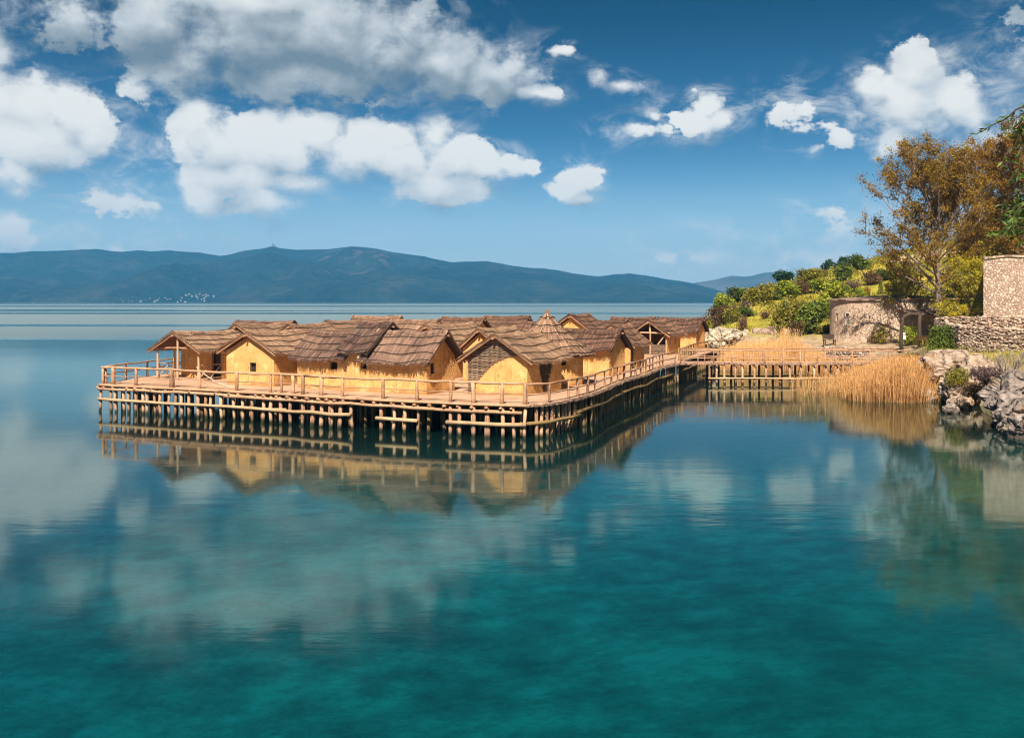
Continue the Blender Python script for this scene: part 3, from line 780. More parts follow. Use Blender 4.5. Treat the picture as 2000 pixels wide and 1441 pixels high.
def thatch_slope(mb, S, R0, R1, dn, nrm, slen, courses, tone, batt, fringe=True, verge=.0):
    """one slope: slab + courses of reed bundles; R0-R1 the ridge, dn the fall direction"""
    ax = (R1 - R0); L = ax.length; ax = ax / L
    sd_ = random.random() * 50
    def pt(s, t_, h):
        u = min(max(s / L, 0), 1)
        p = R0 + ax * s + dn * t_ + nrm * h
        sag = .11 * math.sin(math.pi * u) + .085 * mnoise.noise(Vector((s * .9 + sd_, t_ * .7, sd_)))
        return p + Vector((0, 0, -sag))
    ns, nt = max(6, int(L / .35)), 5
    top = [[pt(L * i / ns, slen * .98 * j / nt, .02) for i in range(ns + 1)] for j in range(nt + 1)]
    bot = [[pt(L * i / ns, slen * .98 * j / nt, -.055) for i in range(ns + 1)] for j in range(nt + 1)]
    for j in range(nt):
        for i in range(ns):
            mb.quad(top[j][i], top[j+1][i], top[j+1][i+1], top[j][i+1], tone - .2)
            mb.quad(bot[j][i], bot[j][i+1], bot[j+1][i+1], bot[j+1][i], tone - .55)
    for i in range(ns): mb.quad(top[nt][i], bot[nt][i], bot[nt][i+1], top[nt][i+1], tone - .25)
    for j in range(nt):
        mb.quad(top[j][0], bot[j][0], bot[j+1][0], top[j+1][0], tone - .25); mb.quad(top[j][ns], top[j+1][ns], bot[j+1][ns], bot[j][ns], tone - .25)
    step = slen / courses
    for k in range(courses):
        s = -verge - random.uniform(0, .05)
        while s < L + verge:
            wd = random.uniform(.028, .065)
            t0 = k * step - (.10 if k else 0.0); t1 = (k + 1) * step + random.uniform(-.10, .10)
            if k == courses - 1: t1 += random.uniform(-.02, .10)
            hb = random.uniform(.028, .058); ht = .022
            sk = random.uniform(-.03, .03)
            tn = tone + random.gauss(0, .22) + .22 * mnoise.noise(Vector((s * .8 + sd_, t1 * .8, 3)))
            a0, a1 = pt(s, t0, ht), pt(s + wd, t0, ht)
            b0, b1 = pt(s + sk, t1, hb), pt(s + wd * .85 + sk, t1, hb)
            c0, c1 = pt(s + sk, t1 - .03, hb - .07), pt(s + wd * .85 + sk, t1 - .03, hb - .07)
            mm0, mm1 = pt(s + sk * .5, (t0 + t1) / 2, hb * .85), pt(s + wd + sk * .5, (t0 + t1) / 2, hb * .85)
            uv = [(s, t0, S), (s + wd, t0, S), (s, (t0+t1)/2, S), (s + wd, (t0+t1)/2, S), (s, t1, S), (s + wd, t1, S), (s, t1, S), (s + wd, t1, S)]
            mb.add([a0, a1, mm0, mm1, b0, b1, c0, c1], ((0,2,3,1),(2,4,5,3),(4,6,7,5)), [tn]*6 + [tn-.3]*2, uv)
            s += wd * random.uniform(.75, 1.0)
    # ragged verge ends and the folded cap along the ridge
    for e_ in (0, 1):
        for _ in range(int(slen * 60)):
            t0 = random.uniform(0, slen); s0 = e_ * L; sg = -1 if e_ == 0 else 1; hh = random.uniform(-.05, .07); ln = random.uniform(.03, .13)
            a0, a1 = pt(s0 - sg * .05, t0, hh), pt(s0 - sg * .05, t0 + .025, hh)
            b0 = pt(s0, t0 + random.uniform(.02, .14), hh - random.uniform(0, .05)) + ax * (sg * ln)
            mb.add([a0, a1, b0, b0 + Vector((.004, .004, .004))], ((0,1,3,2),), tone - .1 + random.gauss(0, .18), [(s0, t0, S)]*4)
    s = -.04
    while s < L + .04:
        wd = random.uniform(.03, .07); t1 = random.uniform(.16, .40); hb = random.uniform(.06, .085); sk = random.uniform(-.05, .05); tn = tone + random.gauss(0, .22)
        v = [pt(s, -.03, .075), pt(s + wd, -.03, .075), pt(s + sk, t1, hb), pt(s + sk + wd * .8, t1, hb), pt(s + sk, t1, hb - .05), pt(s + sk + wd * .8, t1, hb - .05)]
        mb.add(v, ((0,2,3,1),(2,4,5,3)), [tn]*4 + [tn-.3]*2, [(s, 0, S), (s + wd, 0, S), (s, t1, S), (s + wd, t1, S), (s, t1, S), (s + wd, t1, S)])
        s += wd * .85
    if fringe:
        s = -verge
        while s < L + verge:
            wd = random.uniform(.015, .03); ln = random.uniform(.04, .24); sk = random.uniform(-.09, .09)
            tn = tone - .12 + random.gauss(0, .15)
            t0 = slen - .06
            for hh in (random.uniform(-.08, .06),):
                a0, a1, b0 = pt(s, t0, hh + .01), pt(s + wd, t0, hh + .01), pt(s + sk, t0 + ln + .06, hh - .03)
                mb.add([a0, a1, b0, b0 + Vector((.004, .004, 0))], ((0,1,3,2),), tn, [(s, t0, S)]*4)
            s += random.uniform(.012, .035)
    if batt is not None:
        for k in range(1, courses + 1):
            t_ = k * step - random.uniform(.10, .16)
            b_ = MB(); n = max(5, int(L / .45)); ph = random.random() * 9
            pts = [pt(-verge + (L + 2 * verge) * i / n, t_ + .045 * math.sin(i * 1.1 + ph) + random.uniform(-.03, .03), .07 + random.uniform(-.01, .012)) for i in range(n + 1)]
            b_.tube(pts, .022, 5, random.uniform(.2, .6), .25)
            batt.append(b_)

def build_roof(root, w_, d_, he, hr, axis_, oh, ov, mname, courses=4, tone=.5, tone2=None, battens=True, poles=True):
    """gable roof over a w_ x d_ plan; axis_ 'y' = gable to the front, 'x' = eaves to the front; oh = eave, ov = verge overhang"""
    mb = MB(); bt = []
    if axis_ == 'y': half, length = w_ / 2, d_
    else: half, length = d_ / 2, w_
    rise = hr - he; sl = math.hypot(half, rise); k = rise / half
    slen = sl + oh * sl / half
    for sgn in (-1, 1):
        if axis_ == 'y':
            R0, R1 = Vector((w_/2, -ov, hr + .08)), Vector((w_/2, d_ + ov, hr + .08))
            dn = Vector((sgn * half, 0, -rise)).normalized(); nr = Vector((sgn * rise, 0, half)).normalized()
        else:
            R0, R1 = Vector((-ov, d_/2, hr + .08)), Vector((w_ + ov, d_/2, hr + .08))
            dn = Vector((0, sgn * half, -rise)).normalized(); nr = Vector((0, sgn * rise, half)).normalized()
        far = (axis_ == 'x' and sgn > 0) or (axis_ == 'y' and sgn < 0 )
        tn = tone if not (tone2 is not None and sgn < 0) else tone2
        thatch_slope(mb, random.random() * 40, R0, R1, dn, nr, slen, courses, tn, bt if (battens and not far) else None)
    # ridge roll of reed
    if axis_ == 'y': r0, r1 = Vector((w_/2, -ov - .05, hr + .13)), Vector((w_/2, d_ + ov + .05, hr + .13))
    else: r0, r1 = Vector((-ov - .05, d_/2, hr + .13)), Vector((w_ + ov + .05, d_/2, hr + .13))
    n = 14; ph = random.random() * 20
    pts = [r0.lerp(r1, i / n) + Vector((0, 0, -.07 * math.sin(math.pi * i / n) + .05 * mnoise.noise(Vector((i * .6 + ph, 0, 0))))) for i in range(n + 1)]
    pts = [p - Vector((0, 0, .05)) for p in pts]
    mb.tube(pts, [.05 + random.uniform(-.015, .02) for _ in pts], 6, tone - .08, .3)
    for i in range(n * 12):
        kk = random.random() * n; p = pts[min(int(kk), n - 1)].lerp(pts[min(int(kk), n - 1) + 1], kk - int(kk)) - Vector((0, 0, .05)); q = p + Vector((random.uniform(-.13, .13), random.uniform(-.13, .13), random.uniform(-.04, .09)))
        mb.tube([p, q], [.012, .005], 3, tone + random.uniform(-.2, .2), cap=False)
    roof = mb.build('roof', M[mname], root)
    for b_ in bt: b_.build('batten', M['batten'], roof)
    if poles:
        # ridge pole end and the verge poles under the front gable
        if axis_ == 'y':
            fr = [(Vector((w_/2 + s * (half + oh), -ov + .06, he - k * oh - .10)), Vector((w_/2 + s * .02, -ov + .06, hr - .05))) for s in (-1, 1)]
            rp = (Vector((w_/2, -ov - .12, hr - .16)), Vector((w_/2, .3, hr - .16)))
        else:
            fr = [(Vector((w_ + ov - .06, d_/2 + s * (half + oh), he - k * oh - .10)), Vector((w_ + ov - .06, d_/2 + s * .02, hr - .05))) for s in (-1, 1)]
            rp = (Vector((w_ + ov + .10, d_/2, hr - .16)), Vector((w_ - .3, d_/2, hr - .16)))
        for a, b_ in fr:
            q = MB(); mid = a.lerp(b_, .5) + Vector((0, 0, random.uniform(-.03, .03))); q.tube([a, mid, b_], [.06, .055, .05], 7, random.uniform(.3, .6), .1)
            q.build('verge_pole', M['dark_wood'] if axis_ == 'x' else M['log'], roof)
        q = MB(); q.tube(rp, .06, 7, .5, .05); q.build('ridge_pole', M['log'], roof)
    return roof

def hut(label, FL, FR, depth, he, hr, axis_='y', oh=.42, ov=.35, mname='thatch', wins=(), tone=.5, tone2=None, courses=4, walls='FRBL', doors=(), battens=True, wname='clay', clip=None):
    """FL, FR: front wall corners (world xy)"""
    FL = Vector((FL[0], FL[1], 0)); FR = Vector((FR[0], FR[1], 0))
    w_ = (FR - FL).length; rz = math.atan2(FR.y - FL.y, FR.x - FL.x)
    root = thing('clay_hut', label, 'hut', (FL.x, FL.y, DZ), rz, 'clay huts on the stilt platform')
    mb = MB(); d_ = depth
    gab = lambda L: (lambda u: he - .13 + (hr - he) * (1 - abs(u - L/2) / (L/2)))
    flat = lambda u: he - .14
    frame = {'F': ((0, 0), (w_, 0)), 'R': ((w_, 0), (w_, d_)), 'B': ((w_, d_), (0, d_)), 'L': ((0, d_), (0, 0))}
    ws = []
    for side in walls:
        a, b_ = frame[side]; L = w_ if side in 'FB' else d_
        g_ = (side in 'FB') == (axis_ == 'y')
        holes = [x[1:5] for x in wins if x[0] == side] + [x[1:5] for x in doors if x[0] == side]
        A, dd, inn = wall_panel(mb, a, b_, -.05, gab(L) if g_ else flat, holes)
        for x in wins:
            if x[0] == side: ws.append((A, dd, inn, x[1:5], x[5] if len(x) > 5 else 'plain'))
        for x in doors:
            if x[0] == side: ws.append((A, dd, inn, x[1:5], 'door'))
    mb.build('wall', M[wname], root)
    for A, dd, inn, h, st in ws:
        if st == 'door':
            ang = math.atan2(dd.y, dd.x); mtx = Matrix.Translation(A) @ Matrix.Rotation(ang, 4, 'Z')
            q = MB(); q.box((h[0] + .01, .24, h[2]), (h[1] - .01, .28, h[3]), .3, mtx); dr = q.build('door', M['dark_wood'], root)
            q = MB(); q.tube([mtx @ Vector((h[0] - .02, .02, h[2])), mtx @ Vector((h[0], .02, h[3] + .04))], .05, 6, .5); q.tube([mtx @ Vector((h[1] + .02, .02, h[2])), mtx @ Vector((h[1], .02, h[3] + .04))], .05, 6, .5)
            q.build('door_frame', M['log'], dr)
        else: window(root, A, dd, inn, h, st)
    build_roof(root, w_, d_, he, hr, axis_, oh, ov, mname, courses, tone, tone2, battens)
    root['w'] = w_
    return root, w_

AX = Vector((.872, -.489, 0)); BX = Vector((.489, .872, 0))
def off(p, a=0, b_=0): return Vector((p[0], p[1], 0)) + AX * a + BX * b_

# porch hut at the far-left corner --------------------------------------------------------------
FLp = P(305, 740); FL1 = off(FLp, 0, 2.0); W1 = 3.7
h1, w_ = hut('thatched clay hut with an open log porch at the outer corner of the platform', FL1, off(FL1, W1), 2.7, 1.98, 2.9, 'y', .42, .3, 'thatch',
             doors=[('F', W1 - .95, W1 - .15, -.04, 1.75)], walls='FRBL', tone=.55)
for ch in [c for c in h1.children if c.name.startswith('roof')]:
    for g_ in list(ch.children): bpy.data.objects.remove(g_)
    bpy.data.objects.remove(ch)
# its roof runs on over the porch
sub = thing('tmp', None, None)
roof = build_roof(sub, W1, 4.7, 1.98, 2.9, 'y', .42, .3, 'thatch', 4, .55)
roof.parent = h1; roof.location = (0, -2.0, 0); bpy.data.objects.remove(sub)
for x_, y_, z_ in ((0.05, -1.95, 1.95), (W1/2, -1.95, 2.86), (W1 - .05, -1.95, 1.95), (.05, -.6, 1.95)):
    q = MB(); q.tube([(x_, y_, -.02), (x_ + .03, y_, z_ * .5), (x_, y_, z_)], [.075, .068, .06], 8, random.uniform(.5, .8), .08); q.build('porch_post', M['pale_log'], h1)
for s in (0, 1):
    x_ = .05 if s == 0 else W1 - .05
    for seg in (((-1.9, .12), (-.1, .12)), ((-1.9, .95), (-.1, .95)), ((-1.9, .12), (-1.0, .92)), ((-1.0, .12), (-1.85, .92)), ((-1.0, .12), (-.1, .92))):
        if s == 1 and seg[0] == (-1.0, .12) and seg[1] == (-1.85, .92): continue
        q = MB(); q.tube([(x_, seg[0][0], seg[0][1]), (x_ + .02, (seg[0][0] + seg[1][0]) / 2, (seg[0][1] + seg[1][1]) / 2 + .02), (x_, seg[1][0], seg[1][1])], .035, 6, random.uniform(.3, .8), .1)
        q.build('porch_rail', M['log'], h1)
q = MB(); q.tube([(0, -1.95, 1.95), (W1/2, -1.93, 1.99), (W1, -1.95, 1.95)], .055, 7, .5, .1); q.build('tie_beam', M['log'], h1)

FLb = off(FL1, 0.1, 3.0)
hut('taller thatched hut joined behind the porch hut, its ridge standing above the porch roof', FLb, off(FLb, 3.9), 4.6, 2.2, 3.3, 'y', .5, .3, 'thatch', tone=.56, walls='FRBL')
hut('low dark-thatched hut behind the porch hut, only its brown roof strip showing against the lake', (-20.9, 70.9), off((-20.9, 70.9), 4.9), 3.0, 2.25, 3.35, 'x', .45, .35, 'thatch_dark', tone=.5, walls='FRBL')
c0 = off(P(482, 650, 4.92) * 0 + Vector((-14.55, 64.3, 0)), -1.8)
hut('thatched hut directly behind the single-gable front hut, sunlit slope and dark verge', c0, off(c0, 3.6), 3.3, 2.2, 3.28, 'y', .45, .3, 'thatch', tone=.52, walls='FRBL')

# gable hut with one small window
FL2, FR2 = P(442.5, 749.5), P(535, 755.5)
w2 = (FR2 - FL2).length
hut('sunlit clay hut with pointed front gable and one small square window beside the porch hut', FL2, FR2, 3.5, 2.1, 3.02, 'y', .45, .38, 'thatch',
    wins=[('F', w2 * .50, w2 * .63, .80, 1.32)], tone=.58, walls='FRBL')

# the long row facing the lake: three roofs in one line
Q0, Q1 = P(581, 757), P(833, 771); dq = (Q1 - Q0).normalized()
def on_row(px):
    k = (px - 1000) / F
    s = (k * Q0.y - Q0.x) / (dq.x - k * dq.y); return Q0 + dq * s
qa, qb, qc = Q0, on_row(675), on_row(720)
la, lb, lc = (qb - qa).length, (qc - qb).length, (Q1 - qc).length
def fr(q0, px): return (on_row(px) - q0).length
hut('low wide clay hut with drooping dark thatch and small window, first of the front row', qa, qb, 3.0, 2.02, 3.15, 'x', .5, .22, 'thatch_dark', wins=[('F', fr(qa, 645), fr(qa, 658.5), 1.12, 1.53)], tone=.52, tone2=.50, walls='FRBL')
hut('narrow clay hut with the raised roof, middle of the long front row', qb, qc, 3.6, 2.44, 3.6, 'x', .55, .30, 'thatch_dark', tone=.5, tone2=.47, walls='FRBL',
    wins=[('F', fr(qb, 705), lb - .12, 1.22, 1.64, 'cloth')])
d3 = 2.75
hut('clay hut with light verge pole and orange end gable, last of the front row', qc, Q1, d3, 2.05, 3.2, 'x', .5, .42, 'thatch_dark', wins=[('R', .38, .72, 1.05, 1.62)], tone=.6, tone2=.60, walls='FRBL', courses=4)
vp = MB(); 
# leaning pale verge pole over the joint of the two roofs
qz = Vector((qc.x, qc.y, 0)); a_ = qz + Vector((0, 0, DZ + 1.78)) - dq * .36 - BX * .50; b__ = qz + Vector((0, 0, DZ + 3.36)) - dq * .30 + BX * 1.40
vp.tube([a_, a_.lerp(b__, .5) + Vector((0, 0, .06)), b__], [.085, .08, .07], 8, .7, .1)
lasth = [o for o in bpy.data.objects if o.name.startswith('clay_hut') and o.parent is None][-1]
o = vp.build('verge_board', M['pale_log'], lasth); o.matrix_parent_inverse = (Matrix.Translation(lasth.location) @ lasth.rotation_euler.to_matrix().to_4x4()).inverted()

# row behind
hut('hut behind the low front hut, small dark open gable under pale thatch', off((-14.3, 76), -1.7), off((-14.3, 76), 1.7), 3.4, 2.2, 3.25, 'y', .45, .35, 'thatch', tone=.55, walls='FRBL', battens=True)
hut('long-ridged hut behind the raised middle roof, brown thatch against the lake', (-14.4, 84.6), off((-14.4, 84.6), 4.4), 3.0, 2.4, 3.5, 'x', .5, .35, 'thatch', tone=.42, walls='FRBL')
hut('hut with a humped tan ridge behind the end of the long front row', (-9.6, 72.2), off((-9.6, 72.2), 3.6), 3.2, 2.25, 3.42, 'x', .5, .35, 'thatch', tone=.46, walls='FRBL')
FR4 = P(886, 739); FR4 = Vector((FR4.x, FR4.y, 0)); 
hut('hut in the gap between front row and half-bare wattle hut, wide sunlit roof slope', off(FR4, -3.8), FR4, 4.9, 2.1, 3.3, 'y', .5, .38, 'thatch', tone=.57, walls='FRBL')
hut('far hut with a yellow clay gable end lit between two dark ridges', (-6.6, 86.0), off((-6.6, 86.0), 3.7), 2.8, 2.25, 3.35, 'x', .4, .35, 'thatch_red', tone=.40, walls='FRBL')
hut('far long-roofed hut between the lit yellow gable and the round hut', (-3.0, 91.0), off((-3.0, 91.0), 4.1), 3.0, 2.25, 3.4, 'x', .45, .35, 'thatch_red', tone=.40, walls='FRBL')
hut('far hut whose roof only peeps out to one side of the cone roof', (1.0, 82.5), off((1.0, 82.5), 2.2), 2.4, 2.1, 3.05, 'x', .4, .3, 'thatch_red', tone=.42, walls='FRBL')
hut('small-gabled hut with yellow moss on its thatch behind the half-bare wattle hut', (-2.96, 58.7), off((-2.96, 58.7), 2.6), 3.6, 2.2, 3.2, 'y', .45, .36, 'thatch_moss', tone=.55, walls='FRBL')

# half-bare hut at the corner, woven rods showing where the daub has fallen
FL6, FR6 = P(914, 768), P(1030, 774)
h6, w6 = hut('corner clay hut with bare woven wattle showing on half of its front gable', FL6, FR6, 4.1, 2.02, 3.1, 'y', .45, .40, 'thatch', tone=.56, courses=4, walls='FRBL', wins=[('R', 1.92, 2.22, 1.05, 1.62)])
def wattle(root, A, B, zlo, zhi, span, name='wattle_panel', pitch=.042, out=.035):
    A = Vector((A[0], A[1], 0)); B = Vector((B[0], B[1], 0)); d = (B - A).normalized(); nrm = Vector((d.y, -d.x, 0))
    mb = MB(); z = zlo; k = 0
    while z < zhi:
        u0, u1 = span(z)
        u0 += random.uniform(-.05, .05) if u0 > .05 else 0; u1 += random.uniform(-.10, .08)
        if u1 - u0 > .12:
            n = max(3, int((u1 - u0) / .16)); pts = []
            for i in range(n + 1):
                u = u0 + (u1 - u0) * i / n
                pts.append(A + d * u + nrm * (out + .022 * math.sin((u / .30 + k) * math.pi)) + Vector((0, 0, z + random.uniform(-.006, .006))))
            mb.tube(pts, pitch * .46, 5, random.uniform(.2, .9), .1)
        z += pitch; k += 1
    u0, u1 = 0, (B - A).length
    return mb.build(name, M['wattle'], root)
def span6(z):
    top = (3.1 - z) / (3.1 - 2.02) * w6 / 2 if z > 2.02 else 9
    b1 = np.interp(z, [0, .5, .9, 1.4, 1.75, 2.0, 2.3], [.36, .5, .78, 1.35, 1.8, 2.55, 9])
    wob = .12 * mnoise.noise(Vector((0, 0, z * 5)))
    return max(.01, w6/2 - top + .02), min(b1 + wob, w6/2 + top - .02, w6 - .02)
wattle(h6, (0, 0), (w6, 0), .0, 3.05, span6)
def span6r(z):
    a = np.interp(z, [.1, .8, 1.3, 1.9], [1.80, 1.62, 1.40, 1.05]); b_ = np.interp(z, [.1, .9, 1.5, 1.9], [2.05, 2.55, 2.85, 2.95]); return a, b_
mbk = MB(); mbk.box((w6 + .012, 1.1, 0), (w6 + .03, 1.2, .01))
def span6ra(z): a, b_ = span6r(z); return a, min(b_, 1.90) if .98 < z < 1.70 else b_
def span6rb(z): a, b_ = span6r(z); return 2.24, b_ if .98 < z < 1.70 else 2.24
o = wattle(h6, (w6, 0), (w6, 4.1), .12, 1.98, span6ra, pitch=.06, out=.04); o.data.materials[0] = M['batten']
o = wattle(h6, (w6, 0), (w6, 4.1), .98, 1.70, span6rb, pitch=.06, out=.04); o.data.materials[0] = M['batten']

# round hut with a cone roof -----------------------------------------------------------------
RC = Vector((2.08, 57.6, DZ)); RW, RR, RE, RA = 2.14, 2.80, 2.02, 4.2
h7 = thing('round_hut', 'round clay hut under a pointed cone of layered thatch, tallest of the village', 'hut', RC, 0, 'clay huts on the stilt platform')
mb = MB(); n = 48
win_a0, win_a1 = R(-78), R(-56)
# window bearing: towards the lake, seen at photo columns 1089-1105
def ang_px(px):
    k = (px - 1000) / F; best = None
    for i in range(-1500, 200):
        a = R(i / 10 * .9)
        x, y = RC.x + RW * math.cos(a), RC.y + RW * math.sin(a)
        e = abs(x / y - k)
        if math.cos(a) * -x + math.sin(a) * -y > 0 and (best is None or e < best[0]): best = (e, a)
    return best[1]
wa0, wa1 = ang_px(1090), ang_px(1105.5)
angs = sorted([2 * math.pi * i / n - math.pi for i in range(n)] + [wa0, wa1])
angs = angs + [angs[0] + 2 * math.pi]
zz_ = [-.05, .5, 1.22, 1.60, RE + .12]
for a0, a1 in zip(angs[:-1], angs[1:]):
    for z0, z1 in zip(zz_[:-1], zz_[1:]):
        am = (a0 + a1) / 2
        if wa0 < am < wa1 and z0 == 1.22: continue
        f_ = lambda a, z: Vector((RW * math.cos(a), RW * math.sin(a), z)) * 1.0 + lum(math.cos(a) * 2, math.sin(a) * 2, z, .03)
        mb.quad(f_(a0, z0), f_(a1, z0), f_(a1, z1), f_(a0, z1))
mb.build('wall', M['clay'], h7, True)
A7 = Vector((RW * math.cos(wa0), RW * math.sin(wa0), 0)); B7 = Vector((RW * math.cos(wa1), RW * math.sin(wa1), 0)); d7 = (B7 - A7).normalized()
window(h7, A7 + Vector((0, 0, 0)), d7, Vector((-d7.y, d7.x, 0)), (0, (B7 - A7).length, 1.22, 1.60))
mb = MB(); courses = 6; slope = math.hypot(RR, RA - RE + .25); cone = lambda a, s, h: Vector((math.cos(a) * (s / slope * RR + h * .6), math.sin(a) * (s / slope * RR + h * .6), RA - s / slope * (RA - RE + .25) + h * .8 - .10 * math.sin(math.pi * s / slope)))
for i in range(40):
    a0, a1 = 2 * math.pi * i / 40, 2 * math.pi * (i + 1) / 40
    for j in range(6):
        s0, s1 = slope * j / 6, slope * (j + 1) / 6 * .995
        mb.quad(cone(a0, s0, 0), cone(a0, s1, 0), cone(a1, s1, 0), cone(a1, s0, 0), .3); mb.quad(cone(a0, s0, -.12), cone(a1, s0, -.12), cone(a1, s1, -.12), cone(a0, s1, -.12), .2)
for k in range(courses):
    s0, s1_ = slope * k / courses - (.1 if k else 0), slope * (k + 1) / courses
    a = 0
    while a < 2 * math.pi:
        wd = random.uniform(.05, .10) / max(.25, s1_ / slope * RR); s1 = s1_ + random.uniform(-.05, .08) + (random.uniform(0, .08) if k == courses - 1 else 0)
        tn = .52 + random.gauss(0, .24); hb = random.uniform(.055, .09); wt = wd * max(.25, (s0 + .15) / s1)
        sm = (s0 + s1) / 2; S = 50 + k
        cw = (wd) * .5
        v = [cone(a + cw - cw, s0 if s0 > 0 else .02, .04), cone(a + wd, s0 if s0 > 0 else .02, .04), cone(a, sm, hb * .85), cone(a + wd, sm, hb * .85), cone(a, s1, hb), cone(a + wd * .9, s1, hb), cone(a, s1 - .03, hb - .1), cone(a + wd * .9, s1 - .03, hb - .1)]
        rad_ = s1_ / slope * RR
        uv = [(a * rad_, s0, S), ((a + wd) * rad_, s0, S), (a * rad_, sm, S), ((a + wd) * rad_, sm, S), (a * rad_, s1, S), ((a + wd) * rad_, s1, S), (a * rad_, s1, S), ((a + wd) * rad_, s1, S)]
        mb.add(v, ((0,2,3,1),(2,4,5,3),(4,6,7,5)), [tn]*6 + [tn-.3]*2, uv)
        a += wd * .9
for i in range(420):
    a = random.uniform(0, 2 * math.pi); s0 = slope - .05; ln = random.uniform(.05, .22); h_ = random.uniform(-.06, .08)
    p0, p1, p2 = cone(a, s0, h_), cone(a + .01, s0, h_), cone(a + random.uniform(-.03, .03), s0 + ln, h_ - .03)
    mb.add([p0, p1, p2, p2 + Vector((.003, .003, 0))], ((0,1,3,2),), .4 + random.gauss(0, .15), [(a, s0, 9)]*4)
mb.tube([(0, 0, RA - .15), (.02, .01, RA + .1), (0, 0, RA + .2)], [.16, .12, .05], 8, .4, .2)
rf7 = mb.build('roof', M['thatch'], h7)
for k in range(1, courses + 1):
    q = MB(); s_ = slope * k / courses - .13; ph = random.random() * 9
    q.tube([cone(2 * math.pi * i / 40, s_ + .045 * math.sin(i * 1.2 + ph), .11) for i in range(41)], .024, 5, .4, .2); q.build('batten', M['batten'], rf7)

# huts along the landward edge ---------------------------------------------------------------
FR8 = Vector((6.35, 63.5, 0))
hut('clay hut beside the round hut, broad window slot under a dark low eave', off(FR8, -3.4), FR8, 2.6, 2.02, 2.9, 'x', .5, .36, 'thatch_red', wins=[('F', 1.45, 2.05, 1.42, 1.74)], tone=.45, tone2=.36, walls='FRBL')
FR9 = Vector((8.5, 69.9, 0))
h9, w9 = hut('front-gabled clay hut with a bare wattle corner strip, second from the open hall', off(FR9, -2.7), FR9, 2.7, 2.0, 3.08, 'y', .48, .38, 'thatch_red', tone=.55, walls='FRBL')
wattle(h9, (w9, 0), (w9, 2.7), 0, 1.96, lambda z: (.02, .5), pitch=.06).data.materials[0] = M['batten']
FR10 = Vector((13.9, 87.4, 0)); FL10 = off(FR10, -3.2)
h10 = thing('open_hall', 'open-fronted hall with exposed roof truss, log posts and a low wattle breast wall', 'hut', (FL10.x, FL10.y, DZ), math.atan2(AX.y, AX.x), 'clay huts on the stilt platform')
mb = MB(); wall_panel(mb, (3.2, 0), (3.2, 3.6), -.05, lambda u: 2.06, [(.7, .95, .95, 1.7), (2.2, 2.45, .95, 1.7)]); wall_panel(mb, (3.2, 3.6), (0, 3.6), -.05, lambda u: 2.06 + 1.0 * (1 - abs(u - 1.6) / 1.6)); wall_panel(mb, (0, 3.6), (0, 0), -.05, lambda u: 2.06)
mb.build('wall', M['clay'], h10)
for x_, z_ in ((.05, 2.0), (1.62, 2.05), (3.15, 2.0)):
    q = MB(); q.tube([(x_, 0, -.02), (x_ + .02, 0, z_)], .075, 8, .6, .08); q.build('post', M['log'], h10)
for a, b_, r_ in (((-.3, -.03, 2.02), (3.5, -.03, 2.0), .075), ((1.6, 0, 2.05), (1.6, 0, 2.95), .09), ((2.35, 0, .95), (3.1, 0, 1.9), .06), ((.1, 0, 2.2), (1.6, 0, 3.0), .05)):
    q = MB(); q.tube([a, b_], r_, 7, .75, .08); q.build('truss_log', M['pale_log'], h10)
wattle(h10, (1.7, .02), (3.1, .02), .02, .95, lambda z: (0, 1.4), pitch=.055, out=0)
q = MB(); q.box((.0, 3.3, 0), (3.2, 3.36, 3), .2); 
q = MB(); q.box((.1, 1.2, .01), (1.55, 1.25, 1.95), .3); q.build('inner_screen', M['dark_wood'], h10)
build_roof(h10, 3.2, 3.6, 2.02, 3.05, 'y', .45, .45, 'thatch_red', 4, .56)
FR11 = Vector((18.55, 98.2, 0))
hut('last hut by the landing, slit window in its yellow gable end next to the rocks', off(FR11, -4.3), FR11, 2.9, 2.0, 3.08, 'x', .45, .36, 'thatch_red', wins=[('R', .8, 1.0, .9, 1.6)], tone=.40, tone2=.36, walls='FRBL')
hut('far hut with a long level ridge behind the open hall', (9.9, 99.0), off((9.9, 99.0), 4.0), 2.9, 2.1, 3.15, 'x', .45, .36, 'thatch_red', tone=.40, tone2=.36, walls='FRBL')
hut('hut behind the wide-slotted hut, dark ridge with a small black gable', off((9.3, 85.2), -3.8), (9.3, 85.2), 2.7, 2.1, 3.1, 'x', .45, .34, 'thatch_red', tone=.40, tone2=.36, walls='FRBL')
hut('high narrow hut with a humped gable peeping over behind the cone roof', off((5.0, 80), -1.6), off((5.0, 80), 1.4), 2.8, 2.75, 3.7, 'y', .4, .4, 'thatch_red', tone=.50, walls='FRBL')
